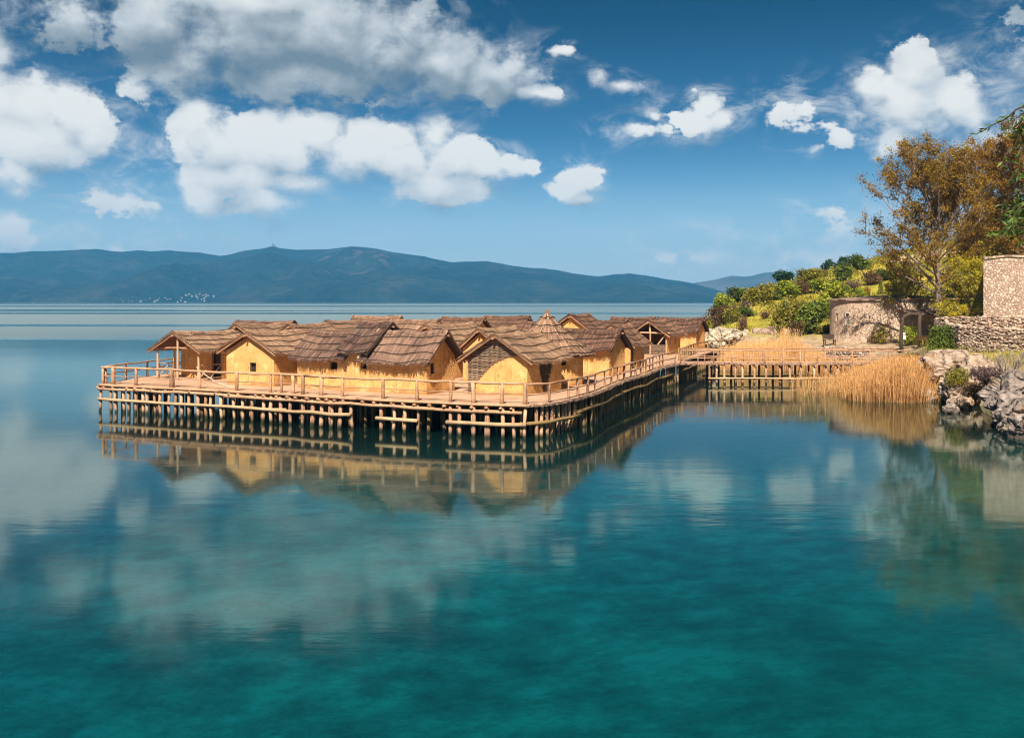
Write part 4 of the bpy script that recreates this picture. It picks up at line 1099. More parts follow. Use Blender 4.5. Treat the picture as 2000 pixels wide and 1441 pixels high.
# ------------------------------------------------------------------ stilt platform
FE = [P(px, py) for px, py in ((193, 749.5), (300, 755), (440, 762.3), (560, 768.5), (660, 774.5), (760, 780), (900, 786.5), (985, 789.5), (1030, 790.5))]
RE_ = [P(px, py) for px, py in ((1030, 790.5), (1070, 788), (1115, 779), (1162, 766), (1215, 744), (1260, 730.5), (1288, 718.5), (1312, 713), (1328, 710))]
BE = [Vector((14.3, 80.5, DZ)), Vector((16.4, 86.5, DZ)), Vector((18.3, 91.5, DZ)), Vector((20.6, 97.5, DZ)), Vector((21.2, 100.5, DZ))]
LE = [Vector((15, 105, DZ)), Vector((3, 108, DZ)), Vector((-12, 104, DZ)), Vector((-17.5, 94, DZ)), Vector((-20.6, 82, DZ)), Vector((-22.0, 74, DZ)), Vector((-23.2, 66, DZ))]
def cat(poly, n=4):
    """rounded polyline through the points"""
    out = []
    for i in range(len(poly) - 1):
        p0, p1, p2, p3 = poly[max(i-1, 0)], poly[i], poly[i+1], poly[min(i+2, len(poly)-1)]
        for k in range(n):
            t_ = k / n
            out.append(.5 * ((2*p1) + (p2-p0)*t_ + (2*p0-5*p1+4*p2-p3)*t_*t_ + (3*p1-p0-3*p2+p3)*t_**3))
    return out + [poly[-1]]
FEs, REs = cat(FE), cat(RE_)
def along(poly, s):
    for a, b_ in zip(poly[:-1], poly[1:]):
        l = (b_ - a).length
        if s <= l: return a.lerp(b_, s / l), (b_ - a).normalized()
        s -= l
    return poly[-1].copy(), (poly[-1] - poly[-2]).normalized()
def plen(poly): return sum((b_ - a).length for a, b_ in zip(poly[:-1], poly[1:]))
def at_px(poly, px):
    k = (px - 1000) / F
    for a, b_ in zip(poly[:-1], poly[1:]):
        fa, fb = a.x - k * a.y, b_.x - k * b_.y
        if fa * fb <= 0 and abs(fa - fb) > 1e-9: return a.lerp(b_, fa / (fa - fb)), (b_ - a).normalized()
    return (poly[0], (poly[1]-poly[0]).normalized()) if abs(poly[0].x - k*poly[0].y) < abs(poly[-1].x - k*poly[-1].y) else (poly[-1], (poly[-1]-poly[-2]).normalized())
def inward(d): return Vector((-d.y, d.x, 0))      # the outline runs anticlockwise seen from above

plat = thing('stilt_platform', 'wide timber platform on a dense fence of stilts carrying the hut village', 'platform', (0, 0, 0))
outline = FEs + REs[1:] + BE + LE
def deck_mesh(name, outline, parent, zt=DZ, th=.11, mat_='deck'):
    bm = bmesh.new()
    top = [bm.verts.new((p.x, p.y, zt)) for p in outline]; bot = [bm.verts.new((p.x, p.y, zt - th)) for p in outline]
    bm.faces.new(top); bm.faces.new(bot[::-1])
    n = len(top)
    for i in range(n): bm.faces.new((top[i], bot[i], bot[(i+1) % n], top[(i+1) % n]))
    bmesh.ops.triangulate(bm, faces=[f for f in bm.faces if len(f.verts) > 4])
    bmesh.ops.recalc_face_normals(bm, faces=bm.faces)
    me = bpy.data.meshes.new(name); bm.to_mesh(me); bm.free(); me.materials.append(M[mat_])
    o = bpy.data.objects.new(name, me); COL.objects.link(o); o.parent = parent; return o
deck_mesh('deck', outline, plat)

def log_obj(name, a, b_, r0, r1, mat_, parent, n=8, bend=.03, segs=4, wob=.07, rnd=None):
    mb = MB(); a, b_ = Vector(a), Vector(b_); pts = []; rr = []
    for i in range(segs + 1):
        t_ = i / segs; k = bend if 0 < i < segs else 0
        pts.append(a.lerp(b_, t_) + Vector((random.uniform(-k, k), random.uniform(-k, k), random.uniform(-k, k)))); rr.append((r0 + (r1 - r0) * t_) * random.uniform(.93, 1.07))
    mb.tube(pts, rr, n, random.uniform(.25, .8) if rnd is None else rnd, wob)
    return mb.build(name, M[mat_], parent, True)
def beam_obj(name, pts, r, mat_, parent, jit=.03, n=8):
    mb = MB(); pp = [Vector(p) + Vector((random.uniform(-jit, jit) * .6, random.uniform(-jit, jit) * .6, random.uniform(-jit, jit))) for p in pts]
    mb.tube(pp, [r * random.uniform(.88, 1.12) for _ in pp], n, random.uniform(.4, .75), .06)
    return mb.build(name, M[mat_], parent, True)

fpx = [180 + c / 4 for c in (60,135,175,232,272,325,380,422,475,530,597,643,690,750,822,880,925,1000,1097,1165,1245,1322,1388,1462,1540,1640,1710,1780,1855,1925)] + \
      [560 + c / 4.97 for c in (25,150,237,325,415,507,615,897,1030,1130,1258,1575,1672,1800,1935)] + [860 + c / 4.97 for c in (310,450,595,700,820)]
for px in fpx:
    p, d = at_px(FEs, px); q = p + inward(d) * .10
    log_obj('pile', (q.x + random.uniform(-.03, .03), q.y, -1.5), (q.x + random.uniform(-.05, .05), q.y + random.uniform(-.03, .03), DZ - .13), random.uniform(.075, .115), random.uniform(.07, .10), 'pile', plat, bend=.06)
LR = plen(REs); s = .55; npile = len(fpx); inner = MB()
def inner_log(x, y, zt=DZ - .12, r=.08):
    inner.tube([(x + random.uniform(-.05, .05), y, -1.5), (x + random.uniform(-.04, .04), y + random.uniform(-.04, .04), .1), (x, y, zt)], [r * random.uniform(.8, 1.2) for _ in range(3)], 6, random.uniform(.3, .8), .06)
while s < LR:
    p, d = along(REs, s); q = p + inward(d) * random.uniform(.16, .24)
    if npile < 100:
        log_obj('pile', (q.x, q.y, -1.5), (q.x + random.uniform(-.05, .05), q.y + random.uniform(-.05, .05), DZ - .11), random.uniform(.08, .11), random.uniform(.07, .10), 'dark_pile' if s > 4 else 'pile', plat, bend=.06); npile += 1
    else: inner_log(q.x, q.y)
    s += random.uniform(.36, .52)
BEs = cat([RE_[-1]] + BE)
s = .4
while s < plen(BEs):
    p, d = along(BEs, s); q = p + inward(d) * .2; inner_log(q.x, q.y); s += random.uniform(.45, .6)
# rows of stilts further in under the floor
for row in range(1, 12):
    dep = .9 * row if row < 4 else 2.7 + 2.4 * (row - 3); s = random.uniform(.2, .8); LF = plen(FEs)
    while s < LF:
        p, d = along(FEs, s); q = p + inward(d) * (dep + random.uniform(-.25, .25)) + d * dep * .12
        if q.x > -24 + dep * .2 : inner_log(q.x, q.y, r=.085)
        s += random.uniform(.55, 1.0) if row < 4 else random.uniform(1.1, 1.8)
for row in range(1, 5):
    s = random.uniform(1, 2)
    while s < LR:
        p, d = along(REs, s); q = p + inward(d) * (.2 + row * 1.1 + random.uniform(-.2, .2)); inner_log(q.x, q.y); s += random.uniform(.6, 1.1)
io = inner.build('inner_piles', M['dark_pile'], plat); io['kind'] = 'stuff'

# ledger logs tied across the stilts
def ledger(poly, s0, s1, z, r, mat_, out=-.02, wave=0.0, step=1.2):
    pts = []; n = max(2, int((s1 - s0) / step))
    for i in range(n + 1):
        p, d = along(poly, s0 + (s1 - s0) * i / n); q = p - inward(d) * out
        pts.append((q.x, q.y, z + wave * math.sin(i * 1.3)))
    return beam_obj('ledger', pts, r, mat_, plat, .035)
def s_px(poly, px):
    k, _ = at_px(poly, px); s = 0
    for a, b_ in zip(poly[:-1], poly[1:]):
        l = (b_ - a).length
        if (k - a).length <= l + 1e-6 and (b_ - k).length <= l + 1e-6: return s + (k - a).length
        s += l
    return s
LF = plen(FEs)
ledger(FEs, -.1 + .1, s_px(FEs, 520), 1.36, .075, 'log', .06); ledger(FEs, s_px(FEs, 440), s_px(FEs, 850), 1.30, .08, 'log', .07); ledger(FEs, s_px(FEs, 800), s_px(FEs, 1019), 1.26, .085, 'log', .05)
ledger(FEs, 0.02, s_px(FEs, 560), .74, .085, 'pale_log', .06); ledger(FEs, s_px(FEs, 500), s_px(FEs, 686), .72, .09, 'pale_log', .05)
ledger(FEs, s_px(FEs, 735), s_px(FEs, 816), .62, .10, 'pale_log', .05); ledger(FEs, s_px(FEs, 873), s_px(FEs, 1028), .66, .10, 'pale_log', .05)
ledger(REs, .0, 5.0, .70, .09, 'old_log', .0, .02); ledger(REs, 4.6, 16, .82, .085, 'old_log', -.06, .04, 1.5); ledger(REs, 15.6, LR - 1.2, .86, .085, 'old_log', -.06, .05, 1.5)
ledger(BEs, 1.0, 12, .8, .08, 'old_log', -.1, .03, 1.5)
# floor joists poking out under the edge
for px in [180 + c / 4 for c in (20,95,165,280,345,405,470,575,645,770,850,970,1080,1145,1285,1345,1445,1530,1590,1690,1775,1835,1900)] + [560 + c / 4.97 for c in (15,95,195,310,395,550,740,850,1020,1130,1245,1390,1535,1660,1800,1940)] + [860 + c / 4.97 for c in (310,450,590,690)]:
    p, d = at_px(FEs, px); i_ = inward(d); a = p - i_ * random.uniform(.08, .2) - Vector((0, 0, .185)); b_ = p + i_ * 2.2 - Vector((0, 0, .185))
    log_obj('joist', a, b_, random.uniform(.05, .085), .06, 'log', plat, 8, .01, 3, .06)
# rim log along the front edge
n = 24
for k in range(3):
    beam_obj('rim_log', [along(FEs, LF * (k / 3 + i / n / 3))[0] - inward(along(FEs, LF * k / 3)[1]) * .04 - Vector((0, 0, .055)) for i in range(0, n + 1, 3)], .062, 'log', plat, .015)
# brushwood bristling out along the landward edge
def bristle(poly, mb, out=.16, z=DZ, n_per_m=60, back=.35):
    L = plen(poly)
    for _ in range(int(L * n_per_m)):
        s = random.uniform(0, L); p, d = along(poly, s); i_ = inward(d)
        a = p + i_ * random.uniform(.1, back) + Vector((0, 0, z - DZ + random.uniform(-.07, .015)))
        o_ = out + .09 * mnoise.noise(Vector((s * .8, 0, 0)))
        b_ = p - i_ * (o_ * random.uniform(.2, 1.25)) + d * random.uniform(-.12, .12) + Vector((0, 0, z - DZ + random.uniform(-.14, .02)))
        mb.tube([a, b_], [.014, .008], 3, random.random(), cap=False)
mb = MB(); bristle(REs, mb); bristle(BEs[:10], mb, .14, n_per_m=25); o = mb.build('brushwood_edge', M['brush'], plat); o['kind'] = 'stuff'

# ------------------------------------------------------------------ railings
def railing(label, bases, post_h, top_r=.05, mid_r=.03, mid_h=.5, post_r=.07, mat_='log', grp='log railings of the stilt village', mids=True, top_pts=None, thick=(), over=(0, 0)):
    b0 = bases[0]; root = thing('log_railing', label, 'railing', b0, 0, grp)
    b0 = Vector(b0); rel = [Vector(b_) - b0 for b_ in bases]
    for i, p in enumerate(rel):
        r_ = post_r * random.uniform(.85, 1.15) * (1.5 if i in thick else 1)
        log_obj('post', p - Vector((0, 0, .10)), p + Vector((random.uniform(-.03, .03), random.uniform(-.03, .03), post_h + random.uniform(-.02, .05))), r_ * 1.05, r_ * .95, mat_, root, 8, .012, 3)
    def line(h, r_, nm, jit, e0, e1):
        pts = []
        q = list(rel)
        q[0] = rel[0] + (rel[0] - rel[1]).normalized() * e0; q[-1] = rel[-1] + (rel[-1] - rel[-2]).normalized() * e1
        for a, c in zip(q[:-1], q[1:]):
            pts.append(a + Vector((0, 0, h)));
            if (c - a).length > .9: pts.append(a.lerp(c, .5) + Vector((0, 0, h - random.uniform(0, .03))))
        pts.append(q[-1] + Vector((0, 0, h)))
        beam_obj(nm, pts, r_, mat_, root, jit)
    line(post_h + .01, top_r, 'top_rail', .025, *over)
    if mids: line(mid_h, mid_r, 'mid_rail', .03, over[0], over[1])
    return root
rp = [180 + c / 4 for c in (65,148,325,605,825,1113,1375,1462,1553,1630,1775,1940)] + [560 + c / 4.97 for c in (135,312,520,920,1250,1575,1800)] + [860 + c / 4.97 for c in (588,812)]
bs = []
for px in rp:
    p, d = at_px(FEs, px); bs.append(p + inward(d) * .16)
railing('long crooked log railing on the lake front of the platform, before the sunlit hut walls', bs, .98, .064, .026, .5, .088, thick=(1, 3), over=(.1, .0))
rp = [860 + c / 4.97 for c in (812,1078,1268,1360,1455,1527,1620,1685,1745,1805,1872,1915,1970)] + [1160 + c / 6.25 for c in (322,398,480,537,600,640,665,705,745,787,828,865,1015)]
bs = [bs[-1] + Vector((.12, .1, 0))]
for px in rp[1:]:
    p, d = at_px(REs, px); bs.append(p + inward(d) * .14)
railing('log railing curving along the landward edge from the near corner to the footbridge', bs, .92, .055, .04, .46, .06)
p0, d0 = at_px(FEs, 197)
bs = [p0 + inward(d0) * .25 + Vector((.05, .1, 0)), Vector((-24.05, 60.6, DZ)), Vector((-23.6, 63, DZ)), Vector((-23.0, 66, DZ)), Vector((-22.6, 68.6, DZ))]
railing('short side railing running back past the porch hut', bs, .98, .05, .035, .52, .07)
bs = [P(1330, 708) + Vector((.3, 2.8, 0))] + [Vector((13.6 + .31 * k, 79.2 + k, DZ)) for k in (1.2, 2.4, 3.6, 4.8, 6, 7.2, 8.4, 9.6, 10.8)] + [Vector((17.4, 91.4, DZ)), Vector((19.0, 94.5, DZ))]
railing('farther log railing rising behind the footbridge in front of the open hall', bs, .95, .06, .035, .48, .06, mat_='old_log')
# loose rope lying over the deck by the front railing
q = MB(); a, b_ = P(384, 741) , P(455, 757.5); pts = [a.lerp(b_, i / 10) + Vector((0, 0, .75 * (1 - i / 10) ** 2.2 + .02)) for i in range(11)]
q.tube(pts, .025, 6, .6); tag(q.build('rope', M['rope']), 'pale slack rope hanging from the front railing down to the deck', 'rope')

# ------------------------------------------------------------------ footbridge to the shore
BZ = DZ + .02
bx0 = P(1322, 710); y0 = bx0.y
br = thing('footbridge', 'level timber footbridge on paired stilts between the platform and the stone gateway', 'bridge', (0, 0, 0))
fedge = [Vector((12.7 + i * 1.8, y0 + .1 * math.sin(i), BZ)) for i in range(11)]
redge = [p + Vector((.1, 2.45, 0)) for p in fedge][::-1]
deck_mesh('deck', fedge + redge, br, BZ, .12)
mb = MB(); bristle(fedge, mb, .10, BZ, 55, .5); o = mb.build('brushwood_edge', M['brush'], br); o['kind'] = 'stuff'
for px in (1387, 1399.5, 1416, 1437, 1451, 1474, 1497, 1524, 1543, 1565, 1590, 1612, 1635, 1660, 1690):
    x = (px - 1000) / F * (y0 + .2)
    log_obj('pile', (x, y0 + .2, -1.4), (x + random.uniform(-.05, .05), y0 + .2, BZ - .13), .10, .085, 'pile', br, bend=.03)
    x2 = x + random.uniform(-.2, .2)
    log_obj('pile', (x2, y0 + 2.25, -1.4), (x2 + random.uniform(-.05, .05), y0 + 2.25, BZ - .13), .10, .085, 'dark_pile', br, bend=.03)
    log_obj('cross_joist', (x, y0 - .05, BZ - .19), (x2, y0 + 2.4, BZ - .19), .06, .06, 'log', br, 7, .01, 2)
X_ = lambda px, d=y0: (px - 1000) / F * d
beam_obj('ledger', [(X_(1383) + k * (X_(1690) - X_(1383)) / 9, y0 + .07, .46 + .02 * math.sin(k)) for k in range(10)], .07, 'pale_log', br, .03)
beam_obj('ledger', [(X_(1383) + k * (X_(1690) - X_(1383)) / 9, y0 + 2.38, .46 + .02 * math.sin(k + 2)) for k in range(10)], .065, 'dark_pile', br, .03)
bs = [Vector((X_(px, y0 + .15), y0 + .15, BZ)) for px in (1329, 1363, 1394, 1430, 1462, 1494, 1529, 1563, 1597, 1631, 1665, 1700, 1735)] + [Vector((30.9, y0 + .3, BZ))]
railing('near log railing of the footbridge, in front of the dry reeds', bs, .98, .05, .035, .42, .045, mat_='log', over=(0, .3))
bs = [Vector((X_(px, y0 + 2.4), y0 + 2.35, BZ)) for px in (1332, 1376, 1412, 1452, 1490, 1530, 1571, 1612, 1655, 1700)] + [Vector((30.6, y0 + 2.4, BZ))]
railing('far-side log railing of the footbridge, its top rail just above the near one', bs, 1.02, .05, .035, .42, .045, mat_='log', over=(.2, .3))
# little landing jetty to the rocks
jt = thing('landing_jetty', 'short old jetty from the last hut to the pale rocks', 'jetty', (0, 0, 0))
je = [Vector((19.2, 94.6, DZ - .05)), Vector((21.6, 96.8, DZ - .05)), Vector((23.2, 99.6, DZ - .05)), Vector((21.4, 100.2, DZ - .05)), Vector((20.4, 98.0, DZ - .05)), Vector((18.8, 96.4, DZ - .05))]
deck_mesh('deck', je, jt, DZ - .05, .14)
for p in je: log_obj('pile', (p.x, p.y, -1.2), (p.x, p.y, DZ - .16), .08, .08, 'dark_pile', jt)
railing('short old railing on the landing jetty under the pale rocks', [Vector((19.2, 94.8, DZ)), Vector((20.4, 95.6, DZ)), Vector((21.6, 96.8, DZ)), Vector((22.5, 98.2, DZ))], 1.0, .05, .035, .5, .05, mat_='dark_pile')
# ------------------------------------------------------------------ shrubs
def lobes(n, w, h):
    out = []
    for i in range(n):
        a = random.uniform(0, 2 * math.pi); r = w * random.uniform(.0, .33); z = h * random.uniform(.25, .68)
        out.append((r * math.cos(a), r * math.sin(a), z, w * random.uniform(.16, .28), h * random.uniform(.18, .30)))
    return out
def foliage_pts(lb, n, shell=.55):
    lb = np.array(lb); k = RNG.integers(0, len(lb), n); L = lb[k]
    d = RNG.normal(size=(n, 3)); d /= np.linalg.norm(d, axis=1, keepdims=True)
    r = RNG.uniform(shell, 1.0, n) ** .7; r = np.where(RNG.random(n) < .08, RNG.uniform(1, 1.35, n), r)
    C = L[:, :3] + d * r[:, None] * np.stack([L[:, 3], L[:, 3], L[:, 4]], 1)
    C[:, 2] = np.maximum(C[:, 2], .02)
    tone = np.clip(.5 + .22 * (lb[k, 2] * 0 + RNG.normal(size=len(lb))[k]) + RNG.normal(size=n) * .17, 0, 1)
    return C, tone
SHR = {}
def shrub_proto(kind, var):
    if (kind, var) in SHR: return SHR[(kind, var)]
    random.seed(hash_(kind) + var); w_, h_ = 1.0, 1.0
    lb = lobes(random.randint(9, 13), w_, h_) + [(0, 0, .35, .3, .3)]
    bare = kind in ('lf_purple', 'lf_brown')
    C, tn = foliage_pts(lb, 1500 if bare else 2600)
    f = cards('foliage', leaf_quads(C, .034 if bare else .046), M[kind], tn)
    st = MB()
    for i in range(26 if bare else 12):
        a = random.uniform(0, 2 * math.pi); r = random.uniform(.1, .5); z = random.uniform(.5, 1.02)
        st.tube([(0.05 * math.cos(a), .05 * math.sin(a), -.1), (r * .6 * math.cos(a + .2), r * .6 * math.sin(a + .2), z * .55), (r * math.cos(a), r * math.sin(a), z)], [.022, .014, .006], 4, .5, cap=False)
    s = st.build('stem', M['twig'])
    for o in (f, s): COL.objects.unlink(o)
    SHR[(kind, var)] = (f, s); return f, s
def hash_(s): return sum((i + 1) * ord(c) for i, c in enumerate(s))
def shrub(label, p, w_, h_, kind, var=0, group='shrubs on the hillside', name='shrub', cat_='shrub'):
    f, s = shrub_proto(kind, var); st = random.getstate()
    root = thing(name, label, cat_, p, (hash_(label) % 628) / 100, group)
    for o in (f, s):
        c = o.copy(); COL.objects.link(c); c.parent = root
        c.scale = (w_, w_, h_)
    random.setstate(st)
    return root
HILL = [
 (1373,619,28,34,'lf_purple',0,'bare purplish shrub at the very tip of the headland'),
 (1402,638,46,46,'lf_brown',0,'big red-brown shrub above the pale rocks at the headland'),
 (1386,630,26,30,'lf_olive',3,'small olive shrub tucked between the purple and red-brown shrubs'),
 (1414,607,50,34,'lf_green',0,'wide green shrub on the headland skyline above the red-brown shrub'),
 (1444,592,42,32,'lf_dark',0,'dark green shrub on the skyline above the pinkish twigs'),
 (1470,597,42,40,'lf_olive',0,'olive shrub on the skyline over the upper edge of the grass clearing'),
 (1497,593,38,40,'lf_olive',1,'brown-olive rounded shrub next along the skyline before the bright green one'),
 (1538,582,42,37,'lf_green',1,'bright green rounded shrub in the middle of the hill crest'),
 (1516,586,26,30,'lf_dark',1,'narrow dark shrub squeezed beside the bright green shrub'),
 (1530,553,40,30,'lf_teal',0,'blue-green bushy shrub rising on the crest behind the bright green one'),
 (1566,577,36,32,'lf_brown',1,'brown shrub to the inland side of the bright green shrub'),
 (1576,554,50,30,'lf_olive',2,'broad olive shrub on the crest above the brown one'),
 (1604,574,40,30,'lf_green',2,'fresh green shrub above the yellow grass slope'),
 (1648,550,44,40,'lf_dark',2,'tall dark shrub on the crest short of the big tree'),
 (1634,582,50,38,'lf_green',3,'spreading green shrub above the roof of the stone house'),
 (1663,574,34,30,'lf_purple',1,'grey-purple bare shrub above the stone house'),
 (1618,531,26,26,'lf_teal',1,'small blue-green shrub alone on the skyline'),
 (1646,527,30,28,'lf_teal',2,'blue-green skyline shrub nearest the snowy range'),
 (1680,529,46,34,'lf_dark',3,'wide dark skyline shrub at the outer leaves of the big tree'),
 (1598,545,34,24,'lf_olive',3,'low olive shrub below the small lone skyline shrub'),
 (1453,618,42,22,'lf_dark',1,'low spreading dark green shrub at the grass clearing'),
 (1434,612,20,18,'lf_purple',2,'small pinkish twiggy shrub beside the low spreading one'),
 (1456,604,22,18,'lf_purple',3,'small pinkish twiggy shrub above the low spreading one'),
 (1430,632,34,30,'lf_olive',1,'olive shrub behind the pale rocks, next to the red-brown one'),
 (1452,645,22,32,'lf_brown',2,'narrow dark brown shrub at the foot of the clearing'),
 (1495,622,22,20,'lf_brown',3,'single small brown tuft of shrub in the middle of the clearing'),
 (1534,647,48,62,'lf_olive',0,'tall olive shrub at the inland side of the clearing over the reeds'),
 (1520,640,30,38,'lf_olive',2,'mid-size olive shrub leaning on the tall olive one'),
 (1580,650,58,60,'lf_dark',0,'largest dark green shrub, behind the reeds and beside the bank'),
 (1557,655,36,34,'lf_brown',0,'brown undergrowth shrub between the two tall shrubs over the reeds'),
 (1592,626,46,40,'lf_dark',2,'dark shrub stacked above the largest dark one'),
 (1613,624,36,50,'lf_green',0,'upright green shrub at the corner of the stone house'),
 (1610,652,26,22,'lf_olive',3,'low olive shrub on the gravel bank by the stone house corner'),
 (1562,610,30,26,'lf_olive',1,'rounded olive shrub in the yellow grass below the crest'),
 (1702,558,42,34,'lf_brown',1,'brownish shrub by the worn hillside bank'),
 (1683,588,22,30,'lf_green',2,'small green shrub standing over the stone house roof'),
 (1694,586,12,30,'lf_rust',0,'thin rust-coloured sapling-like shrub over the stone house roof'),
 (1740,575,34,28,'lf_gold',0,'golden shrub on the slope behind the stone house'),
 (1764,590,40,34,'lf_gold',1,'second golden shrub lower on the slope, nearest the pergola roof'),
 (1722,548,34,26,'lf_dark',1,'dark shrub in the shade of the big tree crown'),
 (1760,545,40,30,'lf_olive',2,'olive shrub at the edge of the pale worn track'),
 (1665,600,44,22,'lf_green',1,'green shrub whose top just clears the stone house wall'),
]
for px, py, w_, h_, k_, v_, lab in HILL:
    p = onland(px, py, 92, 200); s = p.y / F
    shrub(lab, p - Vector((0, 0, .15)), w_ * s * 1.2, h_ * s * 1.12, k_, v_)
def place(px, d):
    x = (px - 1000) / F * d; return Vector((x, d, hz(x, d)))
# low scrub carpet between the shrubs: uncountable
C = []; T = []
for _ in range(900):
    px = random.uniform(1365, 1990); d = random.uniform(104, 190); p = place(px, d)
    if shore_dist(p.x, p.y) < 1.5 or p.z < 2.5: continue
    nn = mnoise.noise(Vector((p.x * .09, p.y * .09, 2)))
    if nn < -.12: continue
    r = random.uniform(.25, .7); n = 26
    q = RNG.normal(size=(n, 3)) * np.array([r, r, r * .45]) + np.array([p.x, p.y, p.z + r * .45]); C.append(q); T.append(np.clip(RNG.normal(.5, .2, n) + random.uniform(-.2, .2), 0, 1))
tag(cards('undergrowth', leaf_quads(np.concatenate(C), .17), M['lf_olive'], np.concatenate(T)), 'low olive scrub carpeting the hill between the shrubs', 'undergrowth', kind='stuff')
# grass blades
B = []; T = []
def blades(x, y, z, n, r, h, V, T, lean=.25, wid=.03):
    X = x + RNG.normal(size=n) * r; Y = y + RNG.normal(size=n) * r; H = h * RNG.uniform(.5, 1.3, n)
    ang = RNG.uniform(0, 2 * math.pi, n); wx, wy = np.cos(ang) * wid, np.sin(ang) * wid
    lx, ly = RNG.normal(size=n) * lean * H, RNG.normal(size=n) * lean * H
    Z = np.full(n, z)
    V.append(np.stack([np.stack([X - wx, Y - wy, Z - .05], 1), np.stack([X + wx, Y + wy, Z - .05], 1), np.stack([X + lx + wx * .3, Y + ly + wy * .3, Z + H], 1), np.stack([X + lx - wx * .3, Y + ly - wy * .3, Z + H], 1)], 1))
    T.append(np.clip(RNG.normal(.5, .22, n), 0, 1))
for _ in range(2600):
    px = random.uniform(1365, 2030); d = random.choice((random.uniform(50, 80), random.uniform(95, 185))); p = place(px, d)
    sdn = shore_dist(p.x, p.y)
    if sdn < 1.6 or p.z < 2.6: continue
    blades(p.x, p.y, p.z, 14, .35, .32 if d < 90 else .4, B, T, .35, .02 if d < 90 else .035)
tag(cards('grass', np.concatenate(B), M['grass'], np.concatenate(T)), 'yellow-green grass on the hill and the banks', 'grass', kind='stuff')

# ------------------------------------------------------------------ reeds
def reeds(name, label, pts, hgt, lean, n_each, toward=(0, 0)):
    V = []; T = []
    for (x, y, dens, hh, lx) in pts:
        n = max(1, int(n_each * dens)); X = x + RNG.uniform(-.55, .55, n); Y = y + RNG.uniform(-.55, .55, n)
        H = hgt * hh * RNG.uniform(.62, 1.1, n); w_ = RNG.uniform(.006, .014, n)
        ang = RNG.normal(0, .5, n); wx, wy = np.cos(ang) * w_, np.sin(ang) * w_
        LX, LY = (lx + RNG.normal(0, lean, n)) * H, RNG.normal(-.03, lean, n) * H
        Z0 = np.full(n, -.4); tone = np.clip(RNG.normal(.5, .22, n) + .18 * mnoise.noise(Vector((x * .8, y * .8, 0))), 0, 1)
        def row(f, k):  # point rows along the bending blade
            return X + LX * f ** 1.8, Y + LY * f ** 1.8, Z0 + (H + .4) * f, wx * k, wy * k
        fr_ = [(0, 1), (.4, 1.0), (.75, .8), (1, .25)]
        for (f0, k0), (f1, k1) in zip(fr_[:-1], fr_[1:]):
            a, c = row(f0, k0), row(f1, k1)
            V.append(np.stack([np.stack([a[0]-a[3], a[1]-a[4], a[2]], 1), np.stack([a[0]+a[3], a[1]+a[4], a[2]], 1), np.stack([c[0]+c[3], c[1]+c[4], c[2]], 1), np.stack([c[0]-c[3], c[1]-c[4], c[2]], 1)], 1)); T.append(tone - (.18 if f0 == 0 else 0))
        # feathery tops and hanging dead leaves
        k = RNG.random(n) < .45
        a = row(.98, 1); Cn = np.stack([a[0], a[1], a[2]], 1)[k]; m_ = len(Cn)
        if m_:
            u = np.stack([LX[k] / H[k] * .9 + RNG.normal(0, .2, m_), RNG.normal(0, .2, m_), np.ones(m_)], 1) * (.16 * RNG.uniform(.6, 1.3, m_))[:, None]; s_ = np.stack([np.full(m_, .022), np.zeros(m_), np.zeros(m_)], 1)
            V.append(np.stack([Cn - u * .4, Cn + s_, Cn + u, Cn - s_], 1)); T.append(tone[k] - .12)
        f_ = RNG.uniform(.3, .85, n); a = (X + LX * f_ ** 1.8, Y + LY * f_ ** 1.8, Z0 + (H + .4) * f_); Cn = np.stack(a, 1)
        u = np.stack([RNG.normal(0, .22, n) + lx * .4, RNG.normal(0, .1, n), RNG.uniform(.05, .42, n)], 1); s_ = np.stack([np.zeros(n), np.zeros(n), np.full(n, .012)], 1); s_[:, 0] = .008
        V.append(np.stack([Cn - s_, Cn + s_, Cn + u + s_ * .2, Cn + u - s_ * .2], 1)); T.append(tone)
    return tag(cards(name, np.concatenate(V), M['reed'], np.clip(np.concatenate(T), 0, 1)), label, 'reeds', kind='stuff')
front = []
for _ in range(330):
    px = random.uniform(1655, 1818); d = random.uniform(62.5, 72.5); x = (px - 1000) / F * d
    if shore_dist(x, d) > .3: continue
    e = (px - 1655) / 163; front.append((x, d, .6 + .9 * min(1, e * 1.5), .62 + .42 * min(1, e * 1.6) - .12 * max(0, e - .8) * 5 * .5, -.03 + 1.1 * max(0, e - .55) ** 1.25))
for _ in range(260):
    px = random.uniform(1552, 1775); d = random.uniform(66, 75.4); x = (px - 1000) / F * d
    e = (px - 1552) / 220; front.append((x, d, .06 + .55 * max(0, e) ** 1.8, .46 + .2 * e, .02))
for _ in range(190):
    px = random.uniform(1590, 1790); d = random.uniform(79.5, 86); x = (px - 1000) / F * d
    if shore_dist(x, d) > .2: continue
    front.append((x, d, .7, .6, .0))
reeds('reeds', 'dense dry straw-coloured reeds leaning over the water below the footbridge end', front, 2.3, .09, 34)
back = []
for _ in range(420):
    px = random.uniform(1412, 1612); d = random.uniform(90, 103); x = (px - 1000) / F * d
    if shore_dist(x, d) > .8: continue
    e = (px - 1412) / 200; back.append((x, d, 1, (.62 + .3 * math.sin(e * 3.1) + (.45 if .55 < e < .75 and random.random() < .25 else 0)), .02))
reeds('reeds', 'band of dry reeds behind the footbridge at the foot of the hill', back, 2.7, .08, 26)

